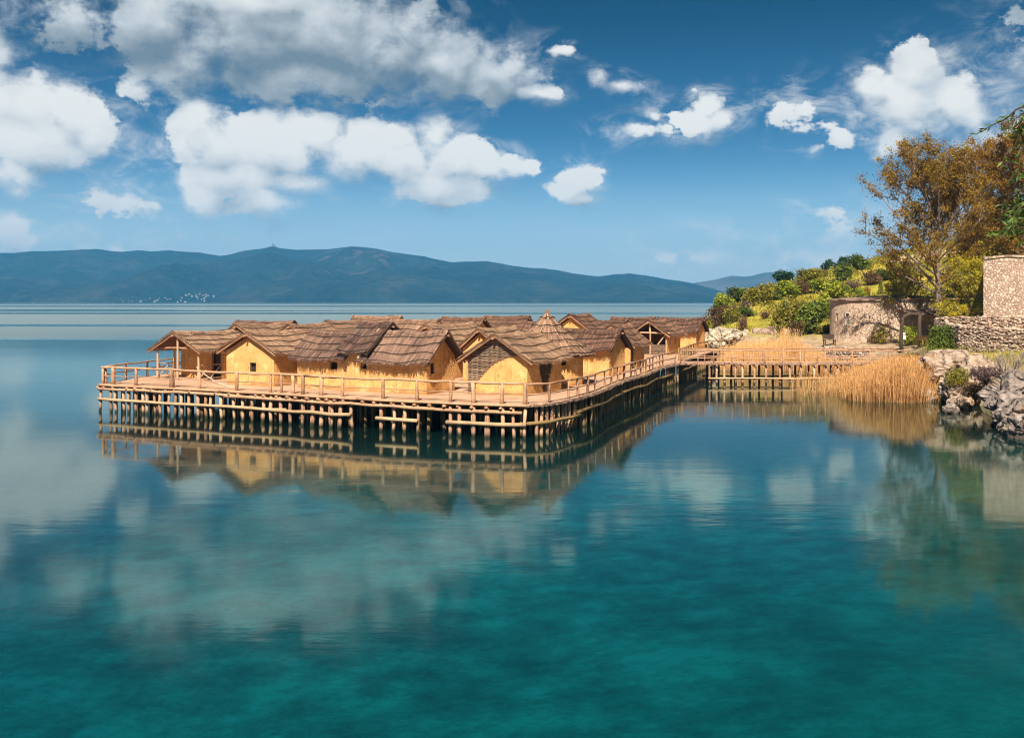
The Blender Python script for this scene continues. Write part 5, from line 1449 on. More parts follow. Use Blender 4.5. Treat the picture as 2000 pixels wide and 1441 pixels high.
# ------------------------------------------------------------------ rocks
def rock(label, p, sx, sy, sz, seed, mname, group=None, name='rock', det=5, rough=.34, tilt=0):
    bm = bmesh.new(); bmesh.ops.create_icosphere(bm, subdivisions=det, radius=1)
    for v in bm.verts:
        q = v.co.copy(); dn = q.normalized(); s = Vector((seed * 3.1, seed * 1.7, seed))
        # blocky: pull towards facets of a few cutting planes
        r = 1.0
        rs = random.Random(seed)
        for _ in range(11):
            n_ = Vector((rs.gauss(0, 1), rs.gauss(0, 1), rs.gauss(0, 1))).normalized(); c = dn.dot(n_)
            if c > .1: r = min(r, rs.uniform(.66, .95) / c)
        r *= 1 + rough * (mnoise.fractal(q * 1.3 + s, 1.0, 2.1, 5) * .5) + .10 * (mnoise.ridged_multi_fractal(q * 2.2 + s, 1.0, 2.2, 5, 1.0, 2.0) - 1.1)
        v.co = Vector((dn.x * r * sx, dn.y * r * sy, dn.z * r * sz))
    me = bpy.data.meshes.new(name); bm.to_mesh(me); bm.free(); me.materials.append(M[mname])
    o = bpy.data.objects.new(name, me); COL.objects.link(o); o.location = p; o.rotation_euler = (tilt, tilt * .6, seed * 1.3)
    return tag(o, label, 'rock', group)
GR = 'boulders along the shore'
def water_pt(px, py): return P(px, py, 0.0)
# warm limestone bank below the terrace
q = water_pt(1850, 776); rock('broad warm limestone block rising from the water behind the reeds', (q.x - .1, q.y + 1.0, .9), 2.3, 1.8, 1.6, 3, 'rock_warm', GR)
rock('upper warm limestone block with a flat lit top under the terrace wall', (28.9, 64.2, 2.1), 2.4, 1.9, 1.25, 5, 'rock_warm', GR)
rock('dark hollow-sided limestone block between the reeds and the grey boulder', (28.2, 61.0, .9), 1.5, 1.4, 1.3, 8, 'rock_warm', GR)
rock('pinkish limestone knob beside the bare bush', (29.9, 62.6, 2.1), 1.5, 1.2, 1.0, 12, 'rock_warm', GR)
rock('small warm stone wedged at the reed edge', (26.9, 63.4, .35), .8, .7, .65, 14, 'rock_warm', GR)
rock('low warm stone at the waterline before the hollow block', (27.3, 59.3, .25), 1.0, .7, .55, 15, 'rock_warm', GR)
q = water_pt(1857, 806); rock('small pointed stone standing alone in the water', (q.x, q.y, .06), .52, .45, .5, 17, 'rock_grey', GR)
rock('large fissured grey boulder at the water edge under the grassy bank', (26.2, 50.0, .6), 1.9, 1.9, 1.35, 21, 'rock_grey', GR, rough=.45)
rock('grey boulder with a rounded brow below the grass, behind the fissured one', (27.7, 53.3, 1.2), 1.9, 1.7, 1.4, 23, 'rock_grey', GR, rough=.4)
rock('lighter grey boulder nearest the camera with its foot in the water', (24.75, 46.4, .35), 1.3, 1.2, .85, 26, 'rock_grey', GR, rough=.4)
rock('squat grey stone between the fissured boulder and the lighter one', (24.95, 48.3, .12), .8, .8, .5, 28, 'rock_grey', GR)
rock('grey slab set high in the grassy bank', (28.4, 50.6, 2.0), 1.5, 1.2, .8, 29, 'rock_grey', GR)
# pale crag at the headland
for i, (px, py, r_, lab) in enumerate(((1388, 668, 1.5, 'pale limestone crag next to the last hut'), (1408, 664, 1.7, 'tallest pale limestone crag in the cluster by the jetty'), (1428, 662, 1.5, 'pale crag with a dark cleft in the middle of the cluster'), (1448, 664, 1.2, 'pale crag at the reed end of the cluster'), (1418, 680, 1.3, 'low pale stone at the foot of the crags'), (1398, 684, 1.1, 'small pale stone below the crags at the jetty'), (1375, 660, .9, 'small pale stone half hidden by the last hut'), (1466, 662, .8, 'lone small pale stone in front of the brown shrub'))):
    q = at(px, py, 106); rock(lab, (q.x, 106, q.z), r_, r_ * .9, r_ * .85, 31 + i * 3, 'rock_pale', 'pale crags at the headland', det=4, rough=.55)
for i, (px, py, r_, lab) in enumerate(((1502, 650, .7, 'pinkish rock in the bank above the reeds'), (1540, 652, .6, 'small pinkish rock under the tall olive shrub'), (1478, 648, .55, 'small greyish rock at the foot of the clearing'))):
    p = onland(px, py, 95, 130); rock(lab, p, r_ * 1.5, r_, r_, 60 + i, 'rock_warm', 'rocks in the hill foot', det=3)

# ------------------------------------------------------------------ dry-stone terrace walls
def stone_wall(label, path, zb, zt, th=.7, stone=.24, name='retaining_wall'):
    mb = MB(); path = [Vector((x, y, 0)) for x, y in path]; L = plen(path); rows = int((np.mean([a for a in zt]) - np.mean(zb)) / (stone * .8)) + 1
    S = [0]
    for a, c in zip(path[:-1], path[1:]): S.append(S[-1] + (c - a).length)
    sphere = bmesh.new(); bmesh.ops.create_icosphere(sphere, subdivisions=2, radius=1); vs = [v.co.copy() for v in sphere.verts]; fs = [tuple(v.index for v in f.verts) for f in sphere.faces]; sphere.free()
    s = 0
    for j in range(rows + 1):
        s = random.uniform(0, stone)
        while s < L:
            w_ = stone * random.uniform(.45, 1.5); p, d = along(path, min(s + w_ / 2, L - .01)); z0, z1 = np.interp(s, S, zb), np.interp(s, S, zt)
            z = z0 + j * (z1 - z0) / rows + random.uniform(-.09, .09)
            if z <= z1 + .06:
                hgt = (z1 - z0) / rows * random.uniform(.42, .85); n_ = Vector((d.y, -d.x, 0)); tn = random.random(); sd = random.random() * 99
                vv = []
                for v in vs:
                    u = Vector([math.copysign(abs(c) ** .85, c) for c in v]) * (1 + .42 * mnoise.noise(v * 1.3 + Vector((sd, 0, 0))))
                    vv.append(p + d * u.x * w_ * .56 + n_ * (u.y * .16 + random.uniform(0, .004) - .10) + Vector((0, 0, z + u.z * hgt)))
                mb.add(vv, fs, tn)
            s += w_
    face = mb.build(name, M['dry_stone'])
    core = MB()
    for i in range(len(path) - 1):
        d = (path[i+1] - path[i]).normalized(); n_ = Vector((d.y, -d.x, 0)); a, c = path[i] - n_ * .13, path[i+1] - n_ * .13; e, f = a - n_ * th, c - n_ * th
        U = lambda p, z: Vector((p.x, p.y, z))
        core.quad(U(a, zb[i] - .5), U(c, zb[i+1] - .5), U(c, zt[i+1] - .03), U(a, zt[i] - .03), .2); core.quad(U(a, zt[i] - .03), U(c, zt[i+1] - .03), U(f, zt[i+1] - .05), U(e, zt[i] - .05), .3)
        core.quad(U(f, zb[i+1] - .5), U(e, zb[i] - .5), U(e, zt[i] - .05), U(f, zt[i+1] - .05), .2)
    core.build('core', M['dry_stone'], face)
    return tag(face, label, 'wall', 'dry-stone terrace walls')
stone_wall('lower dry-stone terrace wall curving round from the dark green bush', [(32.2, 72.3), (31.0, 69.4), (30.8, 67.0), (31.7, 64.6), (33.2, 62.6), (36, 60.5)], [2.3, 2.7, 2.85, 2.9, 2.95, 3.0], [4.9, 4.85, 4.75, 4.7, 4.75, 4.9], stone=.21)
stone_wall('upper dry-stone wall set back behind the lower terrace wall, below the tall stone building', [(32.0, 74.0), (32.3, 71.4), (33.6, 69.4), (36.0, 67.4), (39.5, 65.5)], [4.4, 4.5, 4.6, 4.6, 4.6], [5.15, 5.28, 5.38, 5.42, 5.5], stone=.2)
stone_wall('low rubble quay wall along the waterside in front of the stone house', [(29.3, 92.3), (31.0, 89.0), (32.6, 87.2), (33.4, 85.6)], [.6, .8, .9, 1.0], [2.1, 2.2, 2.25, 2.3], stone=.3)
fillb = MB()
# terrace fill between the two walls
tp = [(32.4, 72.3), (31.2, 69.4), (31.0, 67.1), (31.9, 64.7), (33.4, 62.7), (36.2, 60.6)]; tq = [(33, 75), (32.6, 71.4), (33.9, 69.4), (36.3, 67.4), (39.8, 65.5), (41, 64)]
for i in range(5): fillb.quad((*tp[i], 4.5), (*tp[i+1], 4.5), (*tq[i+1], 4.6), (*tq[i], 4.6))
tag(fillb.build('terrace_ground', M['dry_stone']), kind='structure')

# ------------------------------------------------------------------ stone buildings
def curved_wall(mb, cx, cy_, rx, ry, a0, a1, zb, zt, holes=(), n=60, flare=0.0):
    angs = sorted(set([a0 + (a1 - a0) * i / n for i in range(n + 1)] + [h[0] for h in holes] + [h[1] for h in holes]))
    zs = sorted(set([zb, zb + .35, zb + .8, zb + 1.2] + [h[2] for h in holes] + [h[3] for h in holes] + [zb + (zt - zb) * .75, zt]))
    def f(a, z):
        k = 1 + flare * max(0, 1 - (z - zb) / 1.2) / rx + .012 * mnoise.noise(Vector((a * 9, z * 2, cx)))
        return Vector((cx + rx * k * math.cos(a), cy_ + ry * k * math.sin(a), z))
    for u0, u1 in zip(angs[:-1], angs[1:]):
        for z0, z1 in zip(zs[:-1], zs[1:]):
            um, zm = (u0 + u1) / 2, (z0 + z1) / 2
            if any(h[0] < um < h[1] and h[2] < zm < h[3] for h in holes): continue
            mb.quad(f(u0, z0), f(u1, z0), f(u1, z1), f(u0, z1))
    for h in holes:
        q = [f(h[0], h[2]), f(h[1], h[2]), f(h[1], h[3]), f(h[0], h[3])]; c = Vector((cx, cy_, 0))
        r_ = [v + (Vector((cx, cy_, v.z)) - v).normalized() * .35 for v in q]
        for i in range(4): mb.quad(q[i], r_[i], r_[(i+1) % 4], q[(i+1) % 4])
    return f
sh = thing('stone_house', 'low round-walled fieldstone house with a flat timber-edged roof, beyond the footbridge', 'house', (38.6, 98.2, 2.2))
cx, cy_, rx, ry = 0, 0, 6.3, 5.2
def ang_at(px):
    k = (px - 1000) / F; best = None
    for i in range(1800, 3600):
        a = R(i / 10); x, y = 38.6 + rx * math.cos(a), 98.2 + ry * math.sin(a); e = abs(x / y - k)
        if best is None or e < best[0]: best = (e, a)
    return best[1]
ZB, ZT = -.4, 4.35
wh = [(ang_at(1652), ang_at(1659.5), 2.05, 3.1), (ang_at(1632.5), ang_at(1636), 2.3, 3.1)]
mb = MB(); fwall = curved_wall(mb, cx, cy_, rx, ry, R(150), R(392), ZB, ZT, wh, 70, .25); mb.build('wall', M['stone'], sh)
for h, sty in zip(wh, (1, 0)):
    c0, c1 = fwall(h[0], h[2]), fwall(h[1], h[2]); q = MB(); d = (c1 - c0).normalized(); mtx = Matrix.Translation((c0.x, c0.y, 0)) @ Matrix.Rotation(math.atan2(d.y, d.x), 4, 'Z'); L = (c1 - c0).length
    if sty:
        for x0, x1, z0, z1 in ((-.1, .05, h[2] - .05, h[3] + .02), (L - .05, L + .1, h[2] - .05, h[3] + .02), (-.1, L + .1, h[2] - .14, h[2] + .01), (-.02, L + .02, h[3] - .02, h[3] + .12)): q.box((x0, -.05, z0), (x1, .06, z1), .8, mtx)
        wo_ = q.build('window', M['rope'], sh); g_ = MB()
        for z in (h[2] + .35, h[2] + .7): g_.box((.03, .12, z), (L - .03, .15, z + .04), .5, mtx)
        g_.box((L/2 - .02, .12, h[2]), (L/2 + .02, .15, h[3]), .5, mtx); g_.build('glazing_bars', M['rope'], wo_)
    else:
        q.box((-.04, -.03, h[3]), (L + .04, .08, h[3] + .08), .4, mtx); wo_ = q.build('window', M['stone'], sh)
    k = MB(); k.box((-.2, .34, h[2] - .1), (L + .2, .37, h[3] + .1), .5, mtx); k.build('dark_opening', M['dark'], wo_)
mb = MB(); n = 64; eo = lambda a, k, z: Vector((rx * k * math.cos(a), ry * k * math.sin(a), z + .05 * mnoise.noise(Vector((a * 4, k, 1)))))
for i in range(n):
    a0, a1 = 2 * math.pi * i / n, 2 * math.pi * (i + 1) / n
    mb.quad(eo(a0, 1.035, ZT - .02), eo(a1, 1.035, ZT - .02), eo(a1, 1.035, ZT + .13), eo(a0, 1.035, ZT + .13), random.random()); mb.quad(eo(a0, 1.035, ZT + .13), eo(a1, 1.035, ZT + .13), eo(a1, .5, ZT + .42), eo(a0, .5, ZT + .42), random.random()); mb.quad(eo(a0, .5, ZT + .42), eo(a1, .5, ZT + .42), eo(a1, .01, ZT + .6), eo(a0, .01, ZT + .6), random.random()); mb.quad(eo(a1, 1.035, ZT - .02), eo(a0, 1.035, ZT - .02), eo(a0, .9, ZT), eo(a1, .9, ZT), .2)
rf = mb.build('roof', M['brush'], sh)
for i in range(3):
    q = MB(); a0 = R(262 + i * 16); q.tube([eo(a0 + R(j * 5), 1.045, ZT + .16 - .03 * (i % 2)) for j in range(5)], .07, 6, .6); q.build('eave_log', M['log'], rf)
# lean-to porch of the stone house
pg = thing('porch', 'timber lean-to roof on posts between the stone house and the big tree', 'porch', (39.6, 91.0, 2.5))
for x, y in ((-1.6, 0), (.2, -.3), (2.6, -.4)):
    log_obj('post', (x, y, -.3), (x, y, 2.75), .11, .10, 'dark_wood', pg)
beam_obj('beam', [(-2.2, -.1, 2.8), (.4, -.35, 2.8), (3.2, -.5, 2.75)], .1, 'dark_wood', pg)
mb = MB()
for i in range(16):
    x = -2.6 + i * .38; mb.box((x, -1.0, 2.86), (x + .36, 3.0, 2.95), random.random(), Matrix.Translation((0, 0, 0)) @ Matrix.Rotation(R(7), 4, 'X'))
mb.build('roof', M['brush'], pg)
# tall stone building above the terrace
tb = thing('stone_building', 'tall windowless fieldstone building with a wavy coping, standing above the terrace walls', 'building', (41.2, 76.5, 4.8))
mb = MB(); path = [(-5.9, -3.0), (-5.95, 1.0), (-4.5, 5)]
front_ = [(-5.7, -3.4), (-3.6, -4.3), (0, -4.9), (6, -5.2)]
allp = [(-1.4, 4.6), (-4.4, -.9), (-5.65, -3.1), (-5.55, -3.35), (-4.8, -3.6), (-3.2, -4.0), (0, -4.9), (6, -6.4)]
ap = cat([Vector((x, y, 0)) for x, y in allp], 6)
def topz(s): return 4.9 + .10 * math.sin(s * 1.3) + .07 * mnoise.noise(Vector((s * .8, 0, 5)))
s = 0; pts_ = []
for i, p in enumerate(ap):
    if i: s += (p - ap[i-1]).length
    pts_.append((p, s))
for (a, sa), (c, sc_) in zip(pts_[:-1], pts_[1:]):
    for k in range(4):
        z = lambda s_, f: -.6 + (topz(s_) + .6) * f
        mb.quad(Vector((a.x, a.y, z(sa, k / 4))), Vector((c.x, c.y, z(sc_, k / 4))), Vector((c.x, c.y, z(sc_, (k+1) / 4))), Vector((a.x, a.y, z(sa, (k+1) / 4))))
mb.build('wall', M['stone_tall'], tb)
mb = MB()
for (a, sa), (c, sc_) in zip(pts_[:-1], pts_[1:]):
    d = (c - a).normalized(); n_ = Vector((d.y, -d.x, 0)) * .10
    U = lambda p, z, k: Vector((p.x, p.y, z)) + n_ * k
    mb.quad(U(a, topz(sa) + .002, 1), U(c, topz(sc_) + .002, 1), U(c, topz(sc_) + .14, 1), U(a, topz(sa) + .14, 1), random.random()); mb.quad(U(a, topz(sa) + .14, 1), U(c, topz(sc_) + .14, 1), U(c, topz(sc_) + .16, -4), U(a, topz(sa) + .16, -4), random.random()); mb.quad(U(a, topz(sa) + .002, -4), U(c, topz(sc_) + .002, -4), U(c, topz(sc_) + .002, 1), U(a, topz(sa) + .002, 1), .3)
mb.build('coping', M['dry_stone'], tb)
rfq = MB(); rfq.add([Vector((p.x * .97, p.y * .97, 5.0)) for p in ap] + [Vector((6, 6, 5.3))], [tuple(range(len(ap) + 1))], .4); rfq.build('roof', M['brush'], tb)

# ------------------------------------------------------------------ gateway, bench, lamps of the landing
gp = at(1778, 676, 84.0); gz = 2.35
gt = thing('log_gateway', 'rough log gateway with a bowed lintel at the landward end of the footbridge', 'gateway', (gp.x, 84.0, gz))
x0, x1 = (1762.5 - 1778) / F * 84, (1795 - 1778) / F * 84
q = MB(); q.tube([(x0 - .05, 0, -.4), (x0 - .12, 0, .8), (x0 - .05, 0, 1.9), (x0 + .02, 0, 2.7)], [.17, .15, .14, .15], 10, .5, .08); lp = q.build('gate_post', M['dark_wood'], gt, True)
q = MB(); q.tube([(x1, 0, -.4), (x1 + .1, 0, .9), (x1 + .02, 0, 2.0), (x1 + .08, 0, 3.0)], [.18, .16, .15, .16], 10, .5, .08); q.build('gate_post', M['dark_wood'], gt, True)
q = MB(); q.tube([(x0 - .1, .02, 2.45), (x0 + .2, .02, 2.86), ((x0 + x1) / 2, .02, 3.04), (x1 - .1, .02, 3.02), (x1 + .22, .02, 2.92)], [.14, .17, .16, .16, .14], 10, .5, .08); q.build('lintel', M['dark_wood'], gt, True)
mtn, tt, bb, oo = mat('white_notice'); tt.put(bb.inputs['Base Color'], tt.ramp(tt.noise(objc(tt), 12, 2), [(.3, (.66, .64, .6)), (.7, (.8, .78, .74))]))
q = MB(); q.box((x0 - .02, -.24, .85), (x0 + .20, -.215, 1.17)); q.box((x0 - .02, -.24, 1.24), (x0 + .16, -.215, 1.45)); q.build('notice', mtn, lp)
bp = at(1620, 671, 94.5)
bz = hz(bp.x, 94.5) + .12
bn = thing('bench', 'dark wooden bench with a solid back on the gravel by the stone house', 'bench', (bp.x, 94.5, bz), R(8))
def bpart(nm, lo, hi): k = MB(); k.box(lo, hi, .5); return k.build(nm, M['dark_wood'], bn)
bpart('seat', (-.6, -.25, .42), (.6, .2, .48)); bpart('backrest', (-.6, .205, .5), (.6, .26, .95))
for sx_ in (-.55, .47):
    bpart('leg', (sx_, -.22, -.1), (sx_ + .08, -.14, .417)); bpart('leg', (sx_, .12, -.1), (sx_ + .08, .2, .417))

# ------------------------------------------------------------------ clipped and wild bushes near the gate
def ball_bush(label, p, w_, h_, kind, n=3500, leaf=.055, name='bush'):
    lb = [(0, 0, h_ * .5, w_ * .42, h_ * .45)] + [(math.cos(a) * w_ * .22, math.sin(a) * w_ * .22, h_ * z, w_ * .28, h_ * .3) for a, z in [(i * 1.05, .35 + .3 * ((i * 7) % 3) / 2) for i in range(6)]]
    C, tn = foliage_pts(lb, n, .72); root = thing(name, label, 'bush', p, 0, 'bushes by the gateway')
    cards('foliage', leaf_quads(C, leaf), M[kind], tn, root)
    st = MB(); 
    for i in range(8):
        a = i * .8; st.tube([(0, 0, -.2), (math.cos(a) * w_ * .15, math.sin(a) * w_ * .15, h_ * .35), (math.cos(a) * w_ * .3, math.sin(a) * w_ * .3, h_ * .7)], [.04, .025, .01], 5, .5, cap=False)
    st.build('stem', M['twig'], root); return root
ball_bush('dense dark green rounded bush at the end of the lower terrace wall', (30.15, 68.3, hz(30.15, 68.3) - .1), 1.9, 5.05 - hz(30.15, 68.3), 'lf_dark', 7500, .07)
C_, t_ = foliage_pts([(0, 0, 1.75, .6, .35)], 700, .6)
p = at(1882, 614, 77); ball_bush('rounded yellow bush on the terrace beside the dark cypress', (p.x, 77, p.z - .05), .85, .85, 'lf_yellow', 1600, .04)
p = at(1864, 619, 77.5); ball_bush('low wide yellow bush on the terrace next to the big trunk', (p.x, 77.5, p.z - .1), .9, .55, 'lf_yellow', 1300, .04)
p = at(1806, 690, 80); ball_bush('brownish scrubby bush at the foot of the gateway', (p.x, 80, hz(p.x, 80)), 1.6, 1.0, 'lf_brown', 1800, .05)
p = at(1870, 750, 60); ball_bush('olive scrub hanging in the hollow of the limestone bank', (p.x, 60.0, 1.1), 1.5, 1.4, 'lf_olive', 2600, .05)
p = at(1790, 698, 76); ball_bush('dark low scrub at the landing end of the footbridge', (p.x, 77, 1.6), 1.5, .9, 'lf_olive', 1800, .05)
p = at(1845, 700, 67); ball_bush('grassy green bush on the ledge under the lower terrace wall', (p.x, 67.4, 2.7), 1.8, .6, 'lf_green', 1800, .05)
p = at(1935, 735, 55); ball_bush('brown dry scrub spilling over the bank above the grey boulders', (p.x, 55.5, 1.9), 1.9, .9, 'lf_purple', 2400, .05)
p = at(1905, 765, 57); ball_bush('dark brown dry scrub in the gap between warm and grey rocks', (p.x, 57, .8), 1.7, 1.0, 'lf_brown', 2400, .05)
p = at(1985, 716, 54); ball_bush('fresh green clump on the grassy bank above the grey boulders', (p.x, 54, hz(p.x, 54) - .1), 2.0, .8, 'lf_green', 2600, .05)
p = at(1706, 676, 92); ball_bush('small dark red bush against the foot of the stone house', (p.x, 92.0, hz(p.x, 92) - .1), 1.2, .9, 'lf_brown', 1500, .05)
p = at(1727, 668, 91); ball_bush('golden wispy bush growing up the stone house wall', (p.x, 91.6, hz(p.x, 91.6) - .1), 1.8, 2.0, 'lf_gold', 1800, .05)
p = at(1780, 660, 87.5); ball_bush('shaggy olive bush seen through the log gateway', (p.x, 88, hz(p.x, 88) - .1), 2.0, 1.9, 'lf_green', 2600, .06)
def cypress(label, p, w_, h_, kind='lf_dark'):
    root = thing('cypress', label, 'tree', p, 0, 'young cypresses')
    lb = [(0, 0, h_ * f, w_ * .5 * (1 - abs(f - .4) * 1.1), h_ * .16) for f in (.18, .32, .46, .6, .74, .87)]
    C, tn = foliage_pts(lb, 1300, .5); cards('crown', leaf_quads(C, .06, .4), M[kind], tn, root); q = MB(); q.tube([(0, 0, -.3), (0, 0, h_ * .8)], [.06, .02], 6); q.build('trunk', M['bark'], root)
p = onland(1720, 577, 96, 200); cypress('small dark cypress on the yellow slope over the stone house roof', p, 12 * p.y / F, 28 * p.y / F)
p = onland(1780, 583, 96, 200); cypress('stubby dark cypress in the shade beside the big trunk', p, 17 * p.y / F, 26 * p.y / F)
p = at(1880, 606, 84); cypress('narrow dark cypress behind the rounded yellow bush', (p.x, 84, p.z - .1), .55, 1.3)
# bare grey bush in front of the terrace wall
br_ = MB(); random.seed(5)
def twig(mb, p, d, l, r, lev):
    q = p + d * l * .5 + Vector((random.uniform(-1, 1), random.uniform(-1, 1), random.uniform(-.3, .6))) * l * .08; e = p + d * l + Vector((random.uniform(-1, 1), random.uniform(-1, 1), random.uniform(-.2, .5))) * l * .12
    mb.tube([p, q, e], [r, r * .8, r * .55], 4, random.random(), cap=False)
    if lev:
        for _ in range(random.randint(3, 4)):
            twig(mb, p.lerp(e, random.uniform(.4, 1)), (d + Vector((random.uniform(-1, 1), random.uniform(-1, 1), random.uniform(-.3, .7))) * .55).normalized(), l * random.uniform(.5, .75), r * .55, lev - 1)
for i in range(16):
    a = random.uniform(0, 6.28); twig(br_, Vector((.25 * math.cos(a), .25 * math.sin(a), -.1)), Vector((math.cos(a) * .5 - .15, math.sin(a) * .5, 1)).normalized(), random.uniform(.8, 1.3), .028, 2)
mgt, tt, bb, oo = mat('grey_twig'); tt.put(bb.inputs['Base Color'], tt.ramp(tt.noise(pos(tt), 5, 3), [(.3, (.16, .115, .10)), (.7, (.40, .33, .30))])); bb.inputs['Roughness'].default_value = .9
bb_ = br_.build('bare_bush', mgt); pb = at(1972, 702, 59); bb_.location = (pb.x, 59, hz(pb.x, 59) - .05)
tag(bb_, 'leafless grey bush of upright twigs before the terrace wall', 'bush')

# ------------------------------------------------------------------ big trees
def tree(label, p, H, r0, limbs, kind, leafn, leaf, spread, lo=.18, droop=0.0, seed=1, group='tall trees on the shore', side=0.0, name='tall_tree', tw=7, asym=None):
    random.seed(seed); root = thing(name, label, 'tree', p, 0, group)
    tr_ = MB(); tips = []
    n = 12; tp = [Vector((.35 * math.sin(i * .5 + seed) * i / n + side * (i / n) ** 2, .25 * math.cos(i * .7) * i / n, H * .92 * i / n)) for i in range(n + 1)]
    tr_.tube([Vector((0, 0, -.6))] + tp[0:1] + tp[1:], [r0 * 1.3, r0 * 1.15] + [r0 * (1 - .93 * (i / n) ** .8) for i in range(1, n + 1)], 9, .5, .05)
    def ptr(f):
        k = f / .92 * n if f < .92 else n; i = min(int(k), n - 1); return tp[i].lerp(tp[i+1], k - i)
    for b_ in range(limbs):
        f = lo + (.90 - lo) * (b_ + random.random()) / limbs; base = ptr(f); a = b_ * 2.4 + random.uniform(-.5, .5)
        env = spread * (math.sin(math.pi * min(1, ((f - lo) / (1 - lo)) * .72 + .22)) ** .8)
        L = env * random.uniform(.75, 1.15)
        if asym: L *= 1 + asym * math.cos(a - math.pi) * (1 - f)
        up = .75 + .7 * f - (droop if f < lo + .22 else 0)
        d = Vector((math.cos(a), math.sin(a), up)).normalized(); pts = [base]; q = base.copy(); rr = [r0 * .42 * (1 - f * .75)]
        for s in range(5):
            q = q + d * (L / 4.2); d = (d + Vector((random.uniform(-.16, .16), random.uniform(-.16, .16), .10 if f > lo + .22 or droop == 0 else -.02))).normalized(); pts.append(q.copy()); rr.append(rr[0] * (1 - .82 * (s + 1) / 5))
        tr_.tube(pts, rr, 6, .5, .05, cap=False)
        for k in range(tw):
            i = random.uniform(1.2, 5); j = min(int(i), 4); b0 = pts[j].lerp(pts[j+1], i - j); a2 = random.uniform(0, 6.28)
            d2 = (d * .9 + Vector((math.cos(a2), math.sin(a2), random.uniform(-.2, .9))) * .8).normalized(); l2 = L * random.uniform(.14, .34) + .3; e = b0 + d2 * l2; mid = b0.lerp(e, .5) + Vector((0, 0, .08 * l2))
            tr_.tube([b0, mid, e], [.028, .02, .01], 4, .5, cap=False)
            tips += [e, mid.lerp(e, .5), mid]
            for _ in range(2):
                e2 = mid.lerp(e, random.random()) + Vector((random.uniform(-1, 1), random.uniform(-1, 1), random.uniform(-.4, .9))) * .5; tr_.tube([mid, e2], [.014, .007], 3, .5, cap=False); tips.append(e2)
        tips.append(pts[-1])
    tr_.build('trunk', M['bark'], root)
    T = np.array([tuple(v) for v in tips]); k = RNG.integers(0, len(T), leafn); rad = np.minimum(RNG.gamma(2.0, .105, leafn), .34)
    C = T[k] + RNG.normal(size=(leafn, 3)) * rad[:, None]
    tone = np.clip(.5 + .2 * RNG.normal(size=len(T))[k] + .16 * RNG.normal(size=leafn), 0, 1)
    cards('crown', leaf_quads(C, leaf), M[kind], tone, root)
    return root
pa = at(1836, 606, 87); tree('tall poplar-like tree with a straight grey trunk and sparse rusty-olive leaves', (pa.x, 87, hz(pa.x, 87)), 14.9, .34, 46, 'lf_rust', 72000, 0.078, 5.9, .25, .35, 3, side=-.9, asym=.35, tw=10)
pb = at(1935, 600, 98); tree('dense rust-brown tall tree partly behind the first, over the stone building', (pb.x, 98, hz(pb.x, 98)), 16.2, .32, 40, 'lf_rust_dark', 60000, .08, 5.2, .12, .2, 8)
pc = at(2020, 600, 92); tree('rust-brown tall tree at the picture edge behind the olive branch', (pc.x, 92, hz(pc.x, 92)), 16.6, .32, 36, 'lf_rust_dark', 50000, .08, 5.0, .12, .2, 12)
pd = at(1892, 606, 83); tree('yellow-green bushy willow behind the big grey trunk', (pd.x, 83, hz(pd.x, 83)), 5.6, .13, 26, 'lf_gold', 15000, .07, 2.7, .05, .2, 17, 'lower leafy trees', name='willow_tree')
pe = at(1930, 560, 108); tree('orange-gold bushy tree rising above the stone building coping', (pe.x, 108, hz(pe.x, 108)), 7.5, .16, 26, 'lf_rust', 15000, .10, 4.4, .05, .2, 19, 'lower leafy trees', name='willow_tree')
pf = at(1985, 560, 100); tree('golden bushy tree beyond the coping at the picture edge', (pf.x, 100, hz(pf.x, 100)), 7.0, .16, 24, 'lf_gold', 13000, .10, 4.2, .05, .2, 23, 'lower leafy trees', name='willow_tree')
pg_ = at(1775, 600, 93); tree('thin golden willow overhanging the gateway and the stone house roof', (pg_.x, 94.5, hz(pg_.x, 94.5)), 5.2, .10, 20, 'lf_gold', 7000, .07, 3.0, .2, .3, 29, 'lower leafy trees', name='willow_tree')

# ------------------------------------------------------------------ olive tree whose branches reach into the picture
ot = thing('olive_tree', 'near olive branches with narrow green leaves hanging in at the upper corner', 'tree', (4.45, 6.1, 3.0))
O = Vector((4.45, 6.1, 3.0)); random.seed(44)
tk = MB(); tk.tube([(0, 0, -.6), (.1, 0, 1.2), (-.1, .03, 2.6), (-.2, 0, 3.8), (-.2, 0, 4.7)], [.16, .14, .11, .08, .05], 9, .5, .1)
LV = []; LT = []
def olive_twig(pix, d, r, dens=16, ll=.046):
    d = 6.0; r *= .62; dens *= 1.65; pts = [at(px, py, d + dd * .6) - O for px, py, dd in pix]; pts = cat(pts, 5); n = len(pts)
    tk.tube(pts, [r * (1 - .75 * i / n) for i in range(n)], 5, .5, cap=False)
    L = plen(pts)
    for i in range(int(L * dens * 2)):
        s = random.uniform(.08 * L, L); p, t_ = along(pts, s); a = random.uniform(0, 6.28)
        side = Vector((math.cos(a), math.sin(a) * .8, random.uniform(-.6, .9))); dr = (t_ * random.uniform(.3, 1.0) + side * .7).normalized(); l_ = ll * random.uniform(.6, 1.25); q = p + dr * .006
        w_ = dr.cross(Vector((random.uniform(-1, 1), random.uniform(-1, 1), random.uniform(-1, 1)))).normalized() * l_ * .13
        LV.append([q, q + dr * l_ * .5 + w_, q + dr * l_, q + dr * l_ * .5 - w_]); LT.append(min(1, max(0, random.gauss(.45, .22))))
tk.tube([Vector((-.2, 0, 3.8)), Vector((-.6, .05, 4.6)), at(2090, 195, 6.12) - O], [.06, .04, .02], 7, .5, cap=False)
tk.tube([Vector((-.15, 0, 3.4)), Vector((-.6, -.1, 3.9)), at(2080, 330, 6.0) - O], [.05, .035, .02], 7, .5, cap=False)
